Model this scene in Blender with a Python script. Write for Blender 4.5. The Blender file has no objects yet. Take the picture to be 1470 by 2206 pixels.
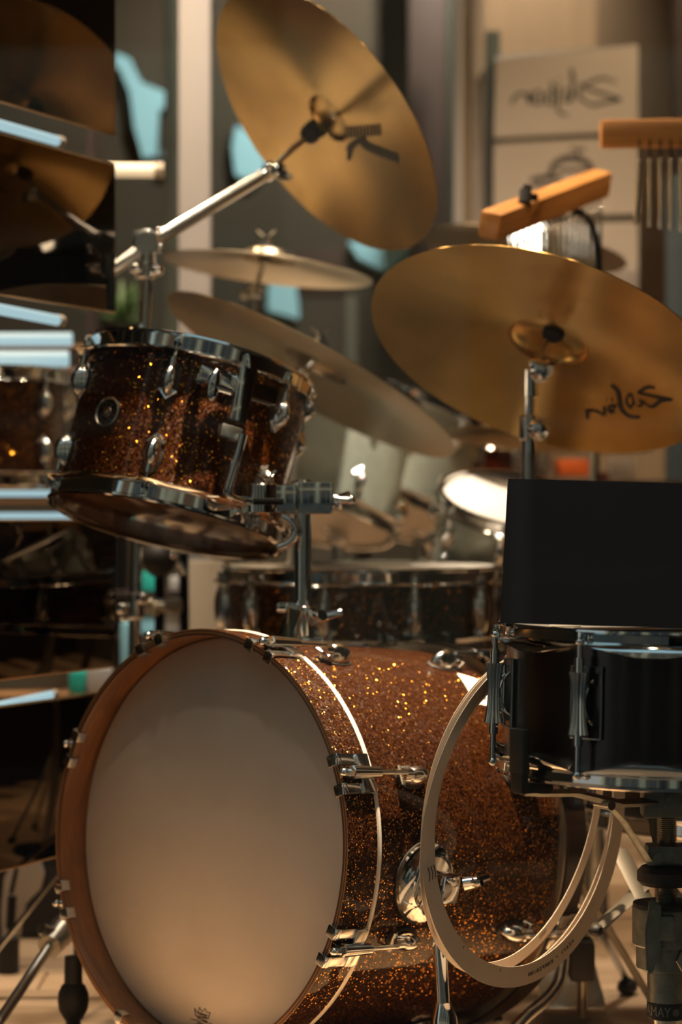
import bpy, bmesh, math, random
from mathutils import Vector, Matrix
from math import sin, cos, pi, radians as R
random.seed(7)
SC = bpy.context.scene
COL = SC.collection
F, PX, PY, H = 5208.0, 735.0, 1103.0, 0.715

# ------------------------------------------------------------------ camera, world, exposure
cam = bpy.data.cameras.new('camera'); camo = bpy.data.objects.new('camera', cam); COL.objects.link(camo)
cam.sensor_fit = 'VERTICAL'; cam.sensor_height = 36.0; cam.lens = F/2206*36
camo.location = (0, 0, H); camo.rotation_euler = (pi/2, 0, 0)
cam.clip_start = .05; cam.clip_end = 60
cam.dof.use_dof = True; cam.dof.focus_distance = 2.78; cam.dof.aperture_fstop = 3.3
SC.camera = camo
SC.view_settings.view_transform = 'Standard'; SC.view_settings.look = 'None'
SC.view_settings.exposure = 0.0; SC.view_settings.gamma = 1.0; SC.view_settings.use_curve_mapping = False
SC.cycles.use_denoising = True
SC.cycles.max_bounces = 8; SC.cycles.glossy_bounces = 5; SC.cycles.transparent_max_bounces = 8
SC.cycles.sample_clamp_indirect = 6.0; SC.cycles.sample_clamp_direct = 0
SC.cycles.caustics_reflective = False; SC.cycles.caustics_refractive = False
w = bpy.data.worlds.new('overcast_sky'); SC.world = w; w.use_nodes = True
nt = w.node_tree; bg = nt.nodes['Background']
tc = nt.nodes.new('ShaderNodeTexCoord'); sx = nt.nodes.new('ShaderNodeSeparateXYZ'); cr = nt.nodes.new('ShaderNodeValToRGB')
nt.links.new(tc.outputs['Generated'], sx.inputs[0]); nt.links.new(sx.outputs['Z'], cr.inputs[0]); nt.links.new(cr.outputs[0], bg.inputs[0])
cr.color_ramp.elements[0].position = 0.0; cr.color_ramp.elements[0].color = (.36, .34, .30, 1)
cr.color_ramp.elements[1].position = .8; cr.color_ramp.elements[1].color = (.34, .56, .64, 1)
bg.inputs[1].default_value = .95
LAMPS = [  # ceiling spotlights: position, aim, watts, radius
    ((.22, 3.02, 2.62), (.0, 3.10, .50), 330, .03),
    ((-.55, 2.35, 2.62), (-.1, 3.2, .5), 2.9, .04),
    ((1.35, 3.95, 2.62), (.85, 3.9, .0), 15, .04),
    ((-.1, 3.85, 2.62), (.1, 4.25, .5), 42, .04),
    ((1.3, 4.4, 2.62), (1.0, 5.2, .9), 26, .04),
    ((-.9, 4.0, 2.62), (-.4, 4.4, .4), 34, .04),
    ((.35, 5.3, 2.62), (-.1, 6.1, 1.0), 34, .04),
    ((-.3, 3.0, 2.62), (-.3, 3.2, .0), 3, .022),  # this and the next five are small lamps added for sparkle in chrome
    ((.7, 2.4, 2.62), (.5, 2.7, .0), 2.5, .022),
    ((-1.0, 2.9, 2.62), (-.9, 3.2, .0), 3, .022),
    ((.6, 4.1, 2.62), (.6, 4.1, .0), 3, .022),
    ((.15, 2.25, 2.62), (.15, 2.6, .0), 2, .022),
    ((-.5, 4.8, 2.62), (-.5, 4.7, .0), 4, .022),
    ((.30, 3.72, 2.62), (-.02, 4.12, .78), 70, .03),  # added narrow lamp to brighten the silver toms
]

def P(px, py, d): return Vector(((px-PX)/F*d, d, H-(py-PY)/F*d))

# ------------------------------------------------------------------ materials
def mat(name, col=(.5, .5, .5), rough=.5, metal=0., coat=0., spec=.5, emis=None, es=0., coat_r=.05):
    m = bpy.data.materials.new(name); m.use_nodes = True
    b = m.node_tree.nodes['Principled BSDF']
    b.inputs['Base Color'].default_value = (*col, 1); b.inputs['Roughness'].default_value = rough
    b.inputs['Metallic'].default_value = metal; b.inputs['Coat Weight'].default_value = coat
    b.inputs['Coat Roughness'].default_value = coat_r; b.inputs['Specular IOR Level'].default_value = spec
    if emis: b.inputs['Emission Color'].default_value = (*emis, 1); b.inputs['Emission Strength'].default_value = es
    return m
def N(m, t, **k):
    n = m.node_tree.nodes.new(t)
    for a, v in k.items(): setattr(n, a, v)
    return n
def L(m, a, b): m.node_tree.links.new(a, b)
def B(m): return m.node_tree.nodes['Principled BSDF']
def ramp(m, stops):
    r = N(m, 'ShaderNodeValToRGB'); e = r.color_ramp.elements
    e[0].position, e[0].color = stops[0][0], (*stops[0][1], 1); e[1].position, e[1].color = stops[-1][0], (*stops[-1][1], 1)
    for p, c in stops[1:-1]:
        x = e.new(p); x.color = (*c, 1)
    return r
def noisy(m, c1, c2, scale=(5, 5, 5), bump=0., detail=4, dist=0., lo=.35, hi=.65):
    t = N(m, 'ShaderNodeTexCoord'); mp = N(m, 'ShaderNodeMapping'); mp.inputs['Scale'].default_value = scale
    n = N(m, 'ShaderNodeTexNoise'); n.inputs['Scale'].default_value = 1; n.inputs['Detail'].default_value = detail; n.inputs['Distortion'].default_value = dist
    L(m, t.outputs['Object'], mp.inputs[0]); L(m, mp.outputs[0], n.inputs['Vector'])
    r = ramp(m, [(lo, c1), (hi, c2)]); L(m, n.outputs[0], r.inputs[0]); L(m, r.outputs[0], B(m).inputs['Base Color'])
    if bump:
        b = N(m, 'ShaderNodeBump'); b.inputs['Strength'].default_value = bump; b.inputs['Distance'].default_value = .002
        L(m, n.outputs[0], b.inputs['Height']); L(m, b.outputs[0], B(m).inputs['Normal'])
    return m
def sparkle(name, base, flake, scale, frac=.5, spread=.9):
    """lacquer over randomly tilted metal flakes"""
    m = mat(name, base, .42, .0, .5, .06, coat_r=.03)
    t = N(m, 'ShaderNodeTexCoord'); v = N(m, 'ShaderNodeTexVoronoi'); v.inputs['Scale'].default_value = scale
    L(m, t.outputs['Object'], v.inputs['Vector'])
    s = N(m, 'ShaderNodeVectorMath', operation='SUBTRACT'); s.inputs[1].default_value = (.5, .5, .5); L(m, v.outputs['Color'], s.inputs[0])
    k = N(m, 'ShaderNodeVectorMath', operation='SCALE'); k.inputs['Scale'].default_value = spread; L(m, s.outputs[0], k.inputs[0])
    g = N(m, 'ShaderNodeNewGeometry'); a = N(m, 'ShaderNodeVectorMath', operation='ADD'); L(m, g.outputs['Normal'], a.inputs[0]); L(m, k.outputs[0], a.inputs[1])
    nn = N(m, 'ShaderNodeVectorMath', operation='NORMALIZE'); L(m, a.outputs[0], nn.inputs[0])
    w2 = N(m, 'ShaderNodeTexWhiteNoise', noise_dimensions='3D'); L(m, v.outputs['Color'], w2.inputs['Vector'])
    gt = N(m, 'ShaderNodeMath', operation='LESS_THAN'); gt.inputs[1].default_value = frac; L(m, w2.outputs['Value'], gt.inputs[0])
    # flakes only in the centre of their cell
    dd = N(m, 'ShaderNodeMath', operation='LESS_THAN'); dd.inputs[1].default_value = .42; L(m, v.outputs['Distance'], dd.inputs[0])
    mu = N(m, 'ShaderNodeMath', operation='MULTIPLY'); L(m, gt.outputs[0], mu.inputs[0]); L(m, dd.outputs[0], mu.inputs[1])
    mx = N(m, 'ShaderNodeMix', data_type='RGBA'); mx.inputs[6].default_value = (*base, 1); mx.inputs[7].default_value = (*flake, 1)
    L(m, mu.outputs[0], mx.inputs[0]); L(m, mx.outputs[2], B(m).inputs['Base Color'])
    L(m, mu.outputs[0], B(m).inputs['Metallic']); L(m, nn.outputs[0], B(m).inputs['Normal'])
    L(m, g.outputs['Normal'], B(m).inputs['Coat Normal'])
    r = N(m, 'ShaderNodeMapRange'); r.inputs['To Min'].default_value = .5; r.inputs['To Max'].default_value = .19; L(m, mu.outputs[0], r.inputs[0]); L(m, r.outputs[0], B(m).inputs['Roughness'])
    return m
def bronze(name, c1, c2, rough=.27, aniso=.9, patch=9):
    m = mat(name, c1, rough, 1.0)
    noisy(m, c1, c2, (patch, patch, patch), 0, 4, .6, .3, .7)
    tg = N(m, 'ShaderNodeTangent', direction_type='RADIAL', axis='Z'); L(m, tg.outputs[0], B(m).inputs['Tangent'])
    B(m).inputs['Anisotropic'].default_value = aniso; B(m).inputs['Anisotropic Rotation'].default_value = .25
    # lathing grooves
    t = N(m, 'ShaderNodeTexCoord'); w_ = N(m, 'ShaderNodeTexWave', wave_type='RINGS', rings_direction='Z'); w_.inputs['Scale'].default_value = 60; w_.inputs['Distortion'].default_value = 1.5
    L(m, t.outputs['Object'], w_.inputs['Vector'])
    b = N(m, 'ShaderNodeBump'); b.inputs['Strength'].default_value = .12; b.inputs['Distance'].default_value = .0006; L(m, w_.outputs[0], b.inputs['Height']); L(m, b.outputs[0], B(m).inputs['Normal'])
    return m
def woodm(name, c1, c2, scale, rough=.4, coat=.2, dist=1.2):
    m = mat(name, c1, rough, 0, coat, coat_r=.2)
    return noisy(m, c1, c2, scale, .15, 6, dist, .3, .7)

M = {}
M['amber'] = sparkle('amber_sparkle_lacquer', (.024, .0060, .0007), (1.0, .43, .04), 480, .33, .95)
M['amber_far'] = sparkle('amber_sparkle_lacquer_coarse', (.036, .0085, .0009), (.98, .40, .03), 420, .24, .8)
M['silver_sparkle'] = sparkle('pale_green_silver_sparkle', (.46, .50, .42), (.70, .74, .62), 900, .3, .25)
M['chrome'] = mat('chrome', (.74, .75, .74), .07, 1.0)
M['chrome_bright'] = mat('polished_chrome_fittings', (.86, .87, .86), .15, 1.0)
M['chrome_soft'] = mat('brushed_chrome', (.62, .63, .61), .24, 1.0)
M['nickel'] = mat('dull_nickel', (.46, .44, .38), .3, 1.0)
M['dull_steel'] = mat('dull_brown_steel', (.10, .085, .065), .5, .3)
M['cast'] = mat('grey_cast_metal', (.20, .225, .21), .42, .75)
noisy(M['cast'], (.17, .19, .175), (.24, .265, .25), (90, 90, 90), .1)
M['rubber'] = mat('black_rubber', (.012, .010, .009), .6)
M['black_gloss'] = mat('black_glossy_plastic', (.0075, .0035, .0020), .14, 0, 0, .25)
M['black_satin'] = mat('black_satin_lacquer', (.012, .0055, .003), .3, 0, .5, coat_r=.12)
M['black_metal'] = mat('black_metal', (.012, .012, .013), .35, .6)
M['ink'] = mat('black_print', (.012, .009, .008), .55)
M['ink_soft'] = mat('dark_grey_print', (.035, .028, .022), .6)
M['head'] = mat('coated_white_drumhead', (.60, .53, .45), .38, 0, .4, coat_r=.16)
noisy(M['head'], (.55, .51, .465), (.61, .565, .515), (7, 7, 7), .05)
M['head_clear'] = mat('smoky_brown_drumhead', (.10, .045, .028), .16, 0, .6, coat_r=.1)
M['head_white'] = mat('white_drumhead', (.72, .66, .58), .4)
M['rim_white'] = mat('aluminium_head_rim', (.82, .78, .72), .35, .25)
M['hoopwood'] = woodm('brown_stained_maple', (.115, .047, .016), (.235, .098, .036), (10, 10, 60), .36, .5)
M['ply_dark'] = mat('dark_brown_ply', (.09, .035, .014), .5)
M['ply_light'] = mat('light_brown_ply', (.36, .19, .085), .5)
M['chimewood'] = woodm('oiled_light_wood', (.50, .19, .035), (.78, .36, .10), (3, 40, 40), .42, .25, .8)
M['ring'] = mat('frosted_plastic_film', (.78, .68, .57), .35)
B(M['ring']).inputs['Subsurface Weight'].default_value = 0
M['gold'] = bronze('lathed_bronze', (.70, .44, .15), (.44, .26, .08), .24, .92, 5)
M['gold_dark'] = bronze('dark_lathed_bronze', (.54, .35, .13), (.30, .19, .075), .24, .92, 5)
M['gold_pale'] = bronze('pale_lathed_bronze', (.50, .41, .28), (.42, .35, .25), .36, .7, 6)
M['felt'] = mat('black_felt', (.012, .010, .010), .9)
M['board'] = mat('cream_sign_board', (.40, .33, .26), .6)
noisy(M['board'], (.38, .31, .245), (.42, .35, .28), (3, 3, 3))
M['paper'] = mat('white_paper', (.8, .76, .7), .6)
M['mirror'] = mat('amber_tinted_mirror', (.070, .047, .022), .03, 1.0)
M['mirror_edge'] = mat('bronze_mirror_edge', (.55, .36, .18), .2, .8)
M['tube'] = mat('glowing_cool_tube', (.1, .12, .12), .4, emis=(.39, .60, .66), es=.92)
M['tube_warm'] = mat('glowing_warm_tube', (.9, .8, .6), .4, emis=(.80, .60, .36), es=.8)
M['cap'] = mat('beige_plastic_cap', (.5, .4, .3), .5)
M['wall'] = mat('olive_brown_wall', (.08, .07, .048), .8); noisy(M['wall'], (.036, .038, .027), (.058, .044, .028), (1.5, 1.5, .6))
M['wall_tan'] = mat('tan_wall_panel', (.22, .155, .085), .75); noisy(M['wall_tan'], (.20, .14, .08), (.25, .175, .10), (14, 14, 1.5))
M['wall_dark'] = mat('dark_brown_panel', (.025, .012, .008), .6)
M['green_post'] = mat('grey_green_paint', (.055, .065, .052), .5)
M['blue_post'] = mat('dark_slate_paint', (.03, .042, .048), .5)
M['post_white'] = mat('warm_white_paint', (.31, .28, .26), .55)
M['ceiling'] = mat('dim_ceiling', (.10, .08, .06), .8)
M['cyan'] = mat('pale_blue_matte', (.32, .72, .92), .7)
M['teal'] = mat('turquoise_cardboard', (.03, .55, .48), .5)
M['cream'] = mat('cream_cardboard', (.78, .68, .47), .6)
M['grey_box'] = mat('light_grey_cardboard', (.56, .55, .54), .6)
M['orange'] = mat('orange_cardboard', (.85, .16, .03), .5)
M['red'] = mat('dark_red_lacquer', (.11, .015, .008), .25, 0, .6)
M['brick'] = mat('facade_render', (.30, .145, .07), .8)
M['glassy'] = mat('facade_window_glass', (.02, .03, .035), .05, 0, 0, .8)
M['asphalt'] = mat('asphalt', (.06, .055, .05), .85)
M['lampglow'] = mat('glow_face', (1, .9, .7), .4, emis=(1, .80, .55), es=14)
M['white_glow'] = mat('white_glow_face', (1, 1, 1), .4, emis=(1, .90, .74), es=7)
M['plant'] = mat('green_leaf', (.05, .10, .025), .6)
pl = [woodm('pale_oak_%d' % i, tuple(c*k for c in (.52, .34, .20)), tuple(c*k for c in (.70, .49, .31)), (3, 22, 22), .42, .1) for i, k in enumerate((.82, .92, 1.0, 1.08))]
# window pane: clear glass with its surface reflection
gm = bpy.data.materials.new('clear_shop_window_glass'); gm.use_nodes = True; gn = gm.node_tree
gn.nodes.clear(); o_ = gn.nodes.new('ShaderNodeOutputMaterial'); tr = gn.nodes.new('ShaderNodeBsdfTransparent'); gl = gn.nodes.new('ShaderNodeBsdfGlossy'); mxs = gn.nodes.new('ShaderNodeMixShader')
gl.inputs['Roughness'].default_value = 0.0; mxs.inputs[0].default_value = .028
gn.links.new(tr.outputs[0], mxs.inputs[1]); gn.links.new(gl.outputs[0], mxs.inputs[2]); gn.links.new(mxs.outputs[0], o_.inputs[0]); M['pane'] = gm

# ------------------------------------------------------------------ geometry helpers
I4 = Matrix.Identity(4)
def T(x, y, z): return Matrix.Translation((x, y, z))
def RX(a): return Matrix.Rotation(R(a), 4, 'X')
def RY(a): return Matrix.Rotation(R(a), 4, 'Y')
def RZ(a): return Matrix.Rotation(R(a), 4, 'Z')
def frame(c, az, el, spin=0):
    n = Vector((cos(R(el))*sin(R(az)), -cos(R(el))*cos(R(az)), sin(R(el))))
    u = Vector((0, 0, 1)).cross(n).normalized(); v = n.cross(u)
    m = Matrix((u, v, n)).transposed().to_4x4(); m.translation = c
    return m @ RZ(spin)
def zalong(a, b, up=Vector((0, 0, 1))):
    """frame at a with Z towards b"""
    z = (b-a).normalized()
    if abs(z.dot(up)) > .98: up = Vector((0, 1, 0))
    x = up.cross(z).normalized(); y = z.cross(x)
    m = Matrix((x, y, z)).transposed().to_4x4(); m.translation = a; return m
class G:
    def __init__(s): s.bm = bmesh.new()
    def face(s, vs):
        try: return s.bm.faces.new(vs)
        except ValueError: return None
    def lathe(s, prof, seg=48, m=I4, closed=False, fn=None, a0=0., a1=360.):
        full = abs(a1-a0-360) < 1e-6; k = seg if full else seg+1; rings = []
        for i in range(k):
            a = R(a0+(a1-a0)*i/seg); ring = []
            for (r, z) in prof:
                if fn: r, z = fn(r, z, a)
                ring.append(s.bm.verts.new(m @ Vector((r*cos(a), r*sin(a), z))))
            rings.append(ring)
        n = len(prof); js = range(n if closed else n-1)
        for i in range(seg):
            A, Bq = rings[i], rings[(i+1) % k]
            for j in js: s.face([A[j], Bq[j], Bq[(j+1) % n], A[(j+1) % n]])
        return s
    def disc(s, r, z=0, seg=48, m=I4, h=None):
        s.face([s.bm.verts.new(m @ Vector((r*cos(2*pi*i/seg), r*sin(2*pi*i/seg), z))) for i in range(seg)]); return s
    def cyl(s, r, z0, z1, seg=24, m=I4, r2=None, bev=0.0):
        r2 = r if r2 is None else r2
        pr = [(0, z0), (r-bev, z0), (r, z0+bev), (r2, z1-bev), (r2-bev, z1), (0, z1)] if bev else [(0, z0), (r, z0), (r2, z1), (0, z1)]
        b4 = s.lathe(pr, seg, m); return s
    def box(s, sx, sy, sz, m=I4, bev=0.):
        b = bmesh.new(); bmesh.ops.create_cube(b, size=1); bmesh.ops.scale(b, vec=(sx, sy, sz), verts=b.verts)
        if bev: bmesh.ops.bevel(b, geom=list(b.edges), offset=bev, segments=2, affect='EDGES', profile=.6)
        bmesh.ops.transform(b, matrix=m, verts=b.verts); s.merge(b); return s
    def merge(s, b):
        me = bpy.data.meshes.new('t'); b.to_mesh(me); b.free(); s.bm.from_mesh(me); bpy.data.meshes.remove(me)
    def ball(s, sx, sy, sz, m=I4, u=16, v=10):
        b = bmesh.new(); bmesh.ops.create_uvsphere(b, u_segments=u, v_segments=v, radius=1); bmesh.ops.scale(b, vec=(sx, sy, sz), verts=b.verts)
        bmesh.ops.transform(b, matrix=m, verts=b.verts); s.merge(b); return s
    def tube(s, pts, r, seg=12, m=I4, flat=1.0, smooth=0):
        pts = [Vector(p) for p in pts]
        if smooth:
            for _ in range(smooth):
                q = [pts[0]]
                for a, b in zip(pts[:-1], pts[1:]): q += [a.lerp(b, .25), a.lerp(b, .75)]
                pts = q+[pts[-1]]
        n = len(pts); rr = r if isinstance(r, (list, tuple)) else [r]*n
        if len(rr) != n: rr = [rr[0]+(rr[-1]-rr[0])*i/(n-1) for i in range(n)]
        rings = []; up = None
        for i, p in enumerate(pts):
            t = (pts[min(i+1, n-1)]-pts[max(i-1, 0)]).normalized()
            if up is None: up = Vector((0, 0, 1)) if abs(t.z) < .9 else Vector((0, 1, 0))
            x = up.cross(t).normalized(); y = t.cross(x); up = y
            rings.append([s.bm.verts.new(m @ (p+rr[i]*(cos(2*pi*j/seg)*x+flat*sin(2*pi*j/seg)*y))) for j in range(seg)])
        for A, Bq in zip(rings[:-1], rings[1:]):
            for j in range(seg): s.face([A[j], A[(j+1) % seg], Bq[(j+1) % seg], Bq[j]])
        s.face(rings[0][::-1]); s.face(rings[-1]); return s
    def prism(s, poly, z0, z1, m=I4, bev=0.):
        b = bmesh.new(); lo = [b.verts.new((x, y, z0)) for x, y in poly]; hi = [b.verts.new((x, y, z1)) for x, y in poly]
        b.faces.new(lo[::-1]); b.faces.new(hi); n = len(poly)
        for i in range(n): b.faces.new([lo[i], lo[(i+1) % n], hi[(i+1) % n], hi[i]])
        if bev: bmesh.ops.bevel(b, geom=list(b.edges), offset=bev, segments=2, affect='EDGES')
        bmesh.ops.transform(b, matrix=m, verts=b.verts); s.merge(b); return s
    def mesh(s, name, material, ang=35):
        bmesh.ops.remove_doubles(s.bm, verts=s.bm.verts, dist=1e-6)
        bmesh.ops.dissolve_degenerate(s.bm, dist=1e-7, edges=s.bm.edges)
        bmesh.ops.recalc_face_normals(s.bm, faces=s.bm.faces)
        me = bpy.data.meshes.new(name); s.bm.to_mesh(me); s.bm.free()
        me.polygons.foreach_set('use_smooth', [True]*len(me.polygons)); me.set_sharp_from_angle(angle=R(ang))
        if material: me.materials.append(material)
        return me
def tag(o, label=None, cat=None, group=None, kind=None):
    if label: o['label'] = label
    if cat: o['category'] = cat
    if group: o['group'] = group
    if kind: o['kind'] = kind
    return o
def link(name, data, parent=None, m=None, **k):
    o = bpy.data.objects.new(name, data); COL.objects.link(o)
    if parent is not None: o.parent = parent
    if m is not None: o.matrix_local = m
    return tag(o, **k)
def part(name, g, material, parent, m=None, ang=35, **k):
    return link(name, g.mesh(name, material, ang) if isinstance(g, G) else g, parent, m, **k)
def thing(name, label, cat, m=I4, group=None):
    return link(name, None, None, m, label=label, cat=cat, group=group)
def structure(name, g, material, m=None, **k):
    return link(name, g.mesh(name, material), None, m, kind='structure', **k)
def copy_tree(o, m=None, label=None, parent=None):
    c = o.copy(); COL.objects.link(c); c.parent = parent
    if m is not None: c.matrix_world = m
    if label: c['label'] = label
    for ch in o.children:
        ml = ch.matrix_local.copy(); d = copy_tree(ch, None, None, c); d.matrix_local = ml
    return c
def strokes(g, lines, surf, zoff=.0008):
    """brush strokes: list of (points, widths); surf(x,y)->(pos, normal)"""
    for pts, ws in lines:
        n = len(pts); fine = []
        for i in range(n-1):
            for k in range(4):
                t = k/4; p0 = pts[max(i-1, 0)]; p1 = pts[i]; p2 = pts[i+1]; p3 = pts[min(i+2, n-1)]
                cm = lambda a, b, c, d: .5*((2*b)+(c-a)*t+(2*a-5*b+4*c-d)*t*t+(3*b-a-3*c+d)*t**3)
                fine.append((cm(p0[0], p1[0], p2[0], p3[0]), cm(p0[1], p1[1], p2[1], p3[1]), ws[i]+(ws[i+1]-ws[i])*t))
        fine.append((*pts[-1], ws[-1])); prev = None
        for i, (x, y, wd) in enumerate(fine):
            a = fine[max(i-1, 0)]; b = fine[min(i+1, len(fine)-1)]
            dx, dy = b[0]-a[0], b[1]-a[1]; l = math.hypot(dx, dy) or 1; nx, ny = -dy/l*wd/2, dx/l*wd/2
            q = [g.bm.verts.new(surf(x+nx, y+ny, zoff)), g.bm.verts.new(surf(x-nx, y-ny, zoff))]
            if prev: g.face([prev[0], prev[1], q[1], q[0]])
            prev = q
    return g

# ------------------------------------------------------------------ the room
fl = thing('floor', None, None); fl['kind'] = 'structure'
g = G(); g.box(3.9, 4.4, .02, T(.05, 4.1, -.022)); part('subfloor', g, M['ply_dark'], fl)
y = 1.92; row = 0; pm = []
for k in range(4):
    g = G(); g.box(1.18, .128, .012, I4, .0012); pm.append(g.mesh('floor_plank', pl[k]))
while y < 6.1:
    x = -1.85+(row*.47) % 1.18-.59
    while x < 1.9:
        if -1.9 < x < 1.95:
            o = link('floor_plank', pm[random.randrange(4)], fl, T(x+random.uniform(-.001, .001), y+.065, -.006+random.uniform(-.0003, .0003)))
        x += 1.183
    y += .131; row += 1
g = G(); g.box(3.9, .06, 3.1, T(.05, 6.15, 1.35)); structure('wall_back', g, M['wall'])
g = G(); g.box(.06, 4.4, 3.1, T(-1.95, 4.0, 1.35)); structure('wall_left', g, M['wall'])
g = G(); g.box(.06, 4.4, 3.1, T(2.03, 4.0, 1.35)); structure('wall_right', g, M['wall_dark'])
g = G(); g.box(3.9, 4.4, .06, T(.05, 4.0, 2.78)); structure('ceiling', g, M['ceiling'])
# shop front
wf = thing('window_1', None, None); wf['kind'] = 'structure'
g = G()
for bx, bz, sx_, sz_ in ((-1.9, 1.3, .08, 2.9), (1.08, 1.3, .08, 2.9), (-.41, 2.72, 2.98, .12), (-.41, -.1, 2.98, .2)): g.box(sx_, .08, sz_, T(bx, 1.86, bz), .004)
part('window_frame', g, M['black_metal'], wf)
g = G(); g.box(2.92, .002, 2.66, T(-.41, 1.86, 1.33)); part('window_pane', g, M['pane'], wf)
g = G(); g.box(.88, .16, 2.9, T(1.56, 1.86, 1.3)); structure('shade_pier', g, M['wall_dark'])  # unseen pier added to block light from the front right
g = G(); g.box(14, 12, .1, T(0, -4.2, -.45)); structure('street_ground', g, M['asphalt'])
bld = thing('building', 'plain rendered facade across the street behind the viewer', 'building', T(0, -7, 0))
g = G(); g.box(22, .5, 12, T(0, -.3, 5.5)); part('wall', g, M['brick'], bld)
g = G(); g.box(2.2, .12, 2.4, I4, .02); wm = g.mesh('window', M['glassy'])
g = G()
for q in range(7): g.box(.8, .5, 12, T(-10.35+q*3.5, .05, 5.5), .02)
for q in (2.55, 6.25): g.box(22, .45, .35, T(0, .02, q), .02)
part('reflected_strips', g, M['cream'], bld)  # cream strips added to the unseen facade for contrast in chrome reflections
g = G()
for q in (-1.12, 0, 1.12): g.box(.09, .16, 2.5, T(q, .03, 0), .01)
for q in (-1.22, .4, 1.22): g.box(2.4, .16, .08, T(0, .03, q), .01)
wfm = g.mesh('window_frame', M['board'])
for i in range(6):
    for j in range(3):
        o = link('window', wm, bld, T(-8.6+i*3.5, -.02, .7+j*3.7)); link('window_frame', wfm, o, I4)

# back wall dressing: frames, strips and posts seen out of focus
def slab(name, x0, x1, y0, y1, d, th, material, parent=None, tilt=None, bev=.002, **k):
    a = P(x0, y1, d); b = P(x1, y0, d)
    g = G()
    if tilt:  # four pixel corners given: tl, tr, br, bl
        c = [P(*q, d) for q in tilt]; cen = sum(c, Vector())/4
        g.prism([((q-cen).x, (q-cen).z) for q in c], -th/2, th/2, RX(90), 0)
    else:
        cen = (a+b)/2; g.box(b.x-a.x, th, b.z-a.z, I4, bev)
    if parent is None: return link(name, g.mesh(name, material), None, T(*cen), **k)
    return part(name, g, material, parent, T(*cen), **k)
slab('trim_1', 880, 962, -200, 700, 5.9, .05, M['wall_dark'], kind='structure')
slab('trim_2', 962, 978, -200, 660, 5.6, .05, M['green_post'], kind='structure')
slab('trim_3', 978, 997, -200, 700, 5.3, .04, M['post_white'], kind='structure')
slab('trim_4', 997, 1016, -200, 700, 5.3, .03, M['wall_tan'], kind='structure')
slab('trim_5', 1016, 1042, -200, 700, 5.3, .05, M['board'], kind='structure')
slab('trim_6', 1042, 1452, -200, 1060, 5.45, .03, M['wall_tan'], kind='structure')
slab('trim_7', 1450, 1600, -200, 400, 5.25, .05, M['wall_dark'], kind='structure')
slab('trim_8', 1436, 1500, 380, 1120, 5.1, .05, M['blue_post'], kind='structure')
slab('trim_9', 1046, 1078, 70, 900, 5.3, .04, M['green_post'], kind='structure')
slab('trim_10', 356, 384, -200, 1000, 5.6, .05, M['green_post'], kind='structure')
slab('trim_11', 462, 570, 690, 900, 5.8, .05, M['wall_dark'], kind='structure')
slab('trim_12', 640, 742, 540, 640, 5.8, .05, M['wall_dark'], kind='structure')
slab('trim_13', 745, 770, 640, 1000, 5.7, .04, M['green_post'], kind='structure')
# white column
col = thing('column', 'tall narrow white painted column behind the raised boom arm', 'column', T(*P(421, 1180, 4.62).xy, 0))
g = G(); g.box(.061, .05, 2.66, T(0, 0, 1.33), .004); part('shaft', g, M['post_white'], col)
g = G(); g.box(.09, .08, .03, T(0, 0, .015), .004); part('base', g, M['post_white'], col)

# sign boards with mirrored lettering
def board(label, quad, d, lines=None, extra=None):
    c = [P(*q, d) for q in quad]; cen = sum(c, Vector())/4
    t = thing('sign_board', label, 'sign', T(*cen), 'cream boards on the back wall')
    g = G(); g.prism([((q-cen).x, (q-cen).z) for q in c], -.012, .012, RX(90), .0); part('panel', g, M['board'], t)
    k = G(); pts = [(q-cen) for q in c]
    for a, b in zip(pts, pts[1:]+pts[:1]): k.tube([a+Vector((0, .004, 0)), b+Vector((0, .004, 0))], .006, 6)
    part('frame', k, M['green_post'], t)
    if lines:
        s = strokes(G(), lines, lambda x, y, z: P(x, y, d-.013)-cen, 0); part('lettering', s, M['ink_soft'], t)
    return t
script1 = [  # flowing mirrored script, right to left
    ([(1330, 178), (1300, 168), (1262, 182), (1255, 186), (1330, 212), (1335, 214), (1300, 222), (1275, 226), (1250, 210)], [3, 7, 7, 6, 7, 8, 7, 6, 5]),
    ([(1248, 188), (1250, 215)], [7, 6]), ([(1240, 172), (1241, 176)], [5, 5]),
    ([(1232, 148), (1234, 180), (1228, 216)], [9, 7, 6]), ([(1222, 190), (1216, 214), (1230, 218), (1238, 196)], [6, 6, 6, 5]),
    ([(1205, 184), (1202, 225), (1208, 244), (1225, 248)], [7, 7, 6, 5]), ([(1203, 168), (1204, 173)], [5, 5]),
    ([(1190, 176), (1192, 220), (1180, 222), (1176, 206), (1190, 198)], [7, 6, 6, 6, 5]),
    ([(1166, 194), (1152, 202), (1152, 220), (1165, 222), (1168, 200)], [6, 6, 7, 6, 6]),
    ([(1142, 198), (1142, 222), (1134, 204), (1120, 202), (1108, 212), (1104, 224)], [6, 7, 6, 7, 7, 7]),
]
board('cream board with dark mirrored script lettering, topmost on the back wall', [(1068, 128), (1374, 98), (1374, 283), (1064, 299)], 5.25, script1)
emblem = [([(1186, 378), (1196, 352), (1230, 340), (1268, 352), (1280, 378)], [10, 12, 14, 12, 10]), ([(1200, 366), (1268, 366)], [7, 7]),
          ([(1228, 320), (1262, 322)], [5, 5]), ([(1245, 322), (1245, 340)], [5, 5]), ([(1144, 388), (1180, 382), (1210, 384)], [12, 12, 8]), ([(1150, 402), (1215, 398)], [8, 8])]
board('cream board with a dark dome-shaped emblem, behind the slanted wooden chime bar', [(1064, 312), (1374, 296), (1374, 462), (1064, 470)], 5.25, emblem)
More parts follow.
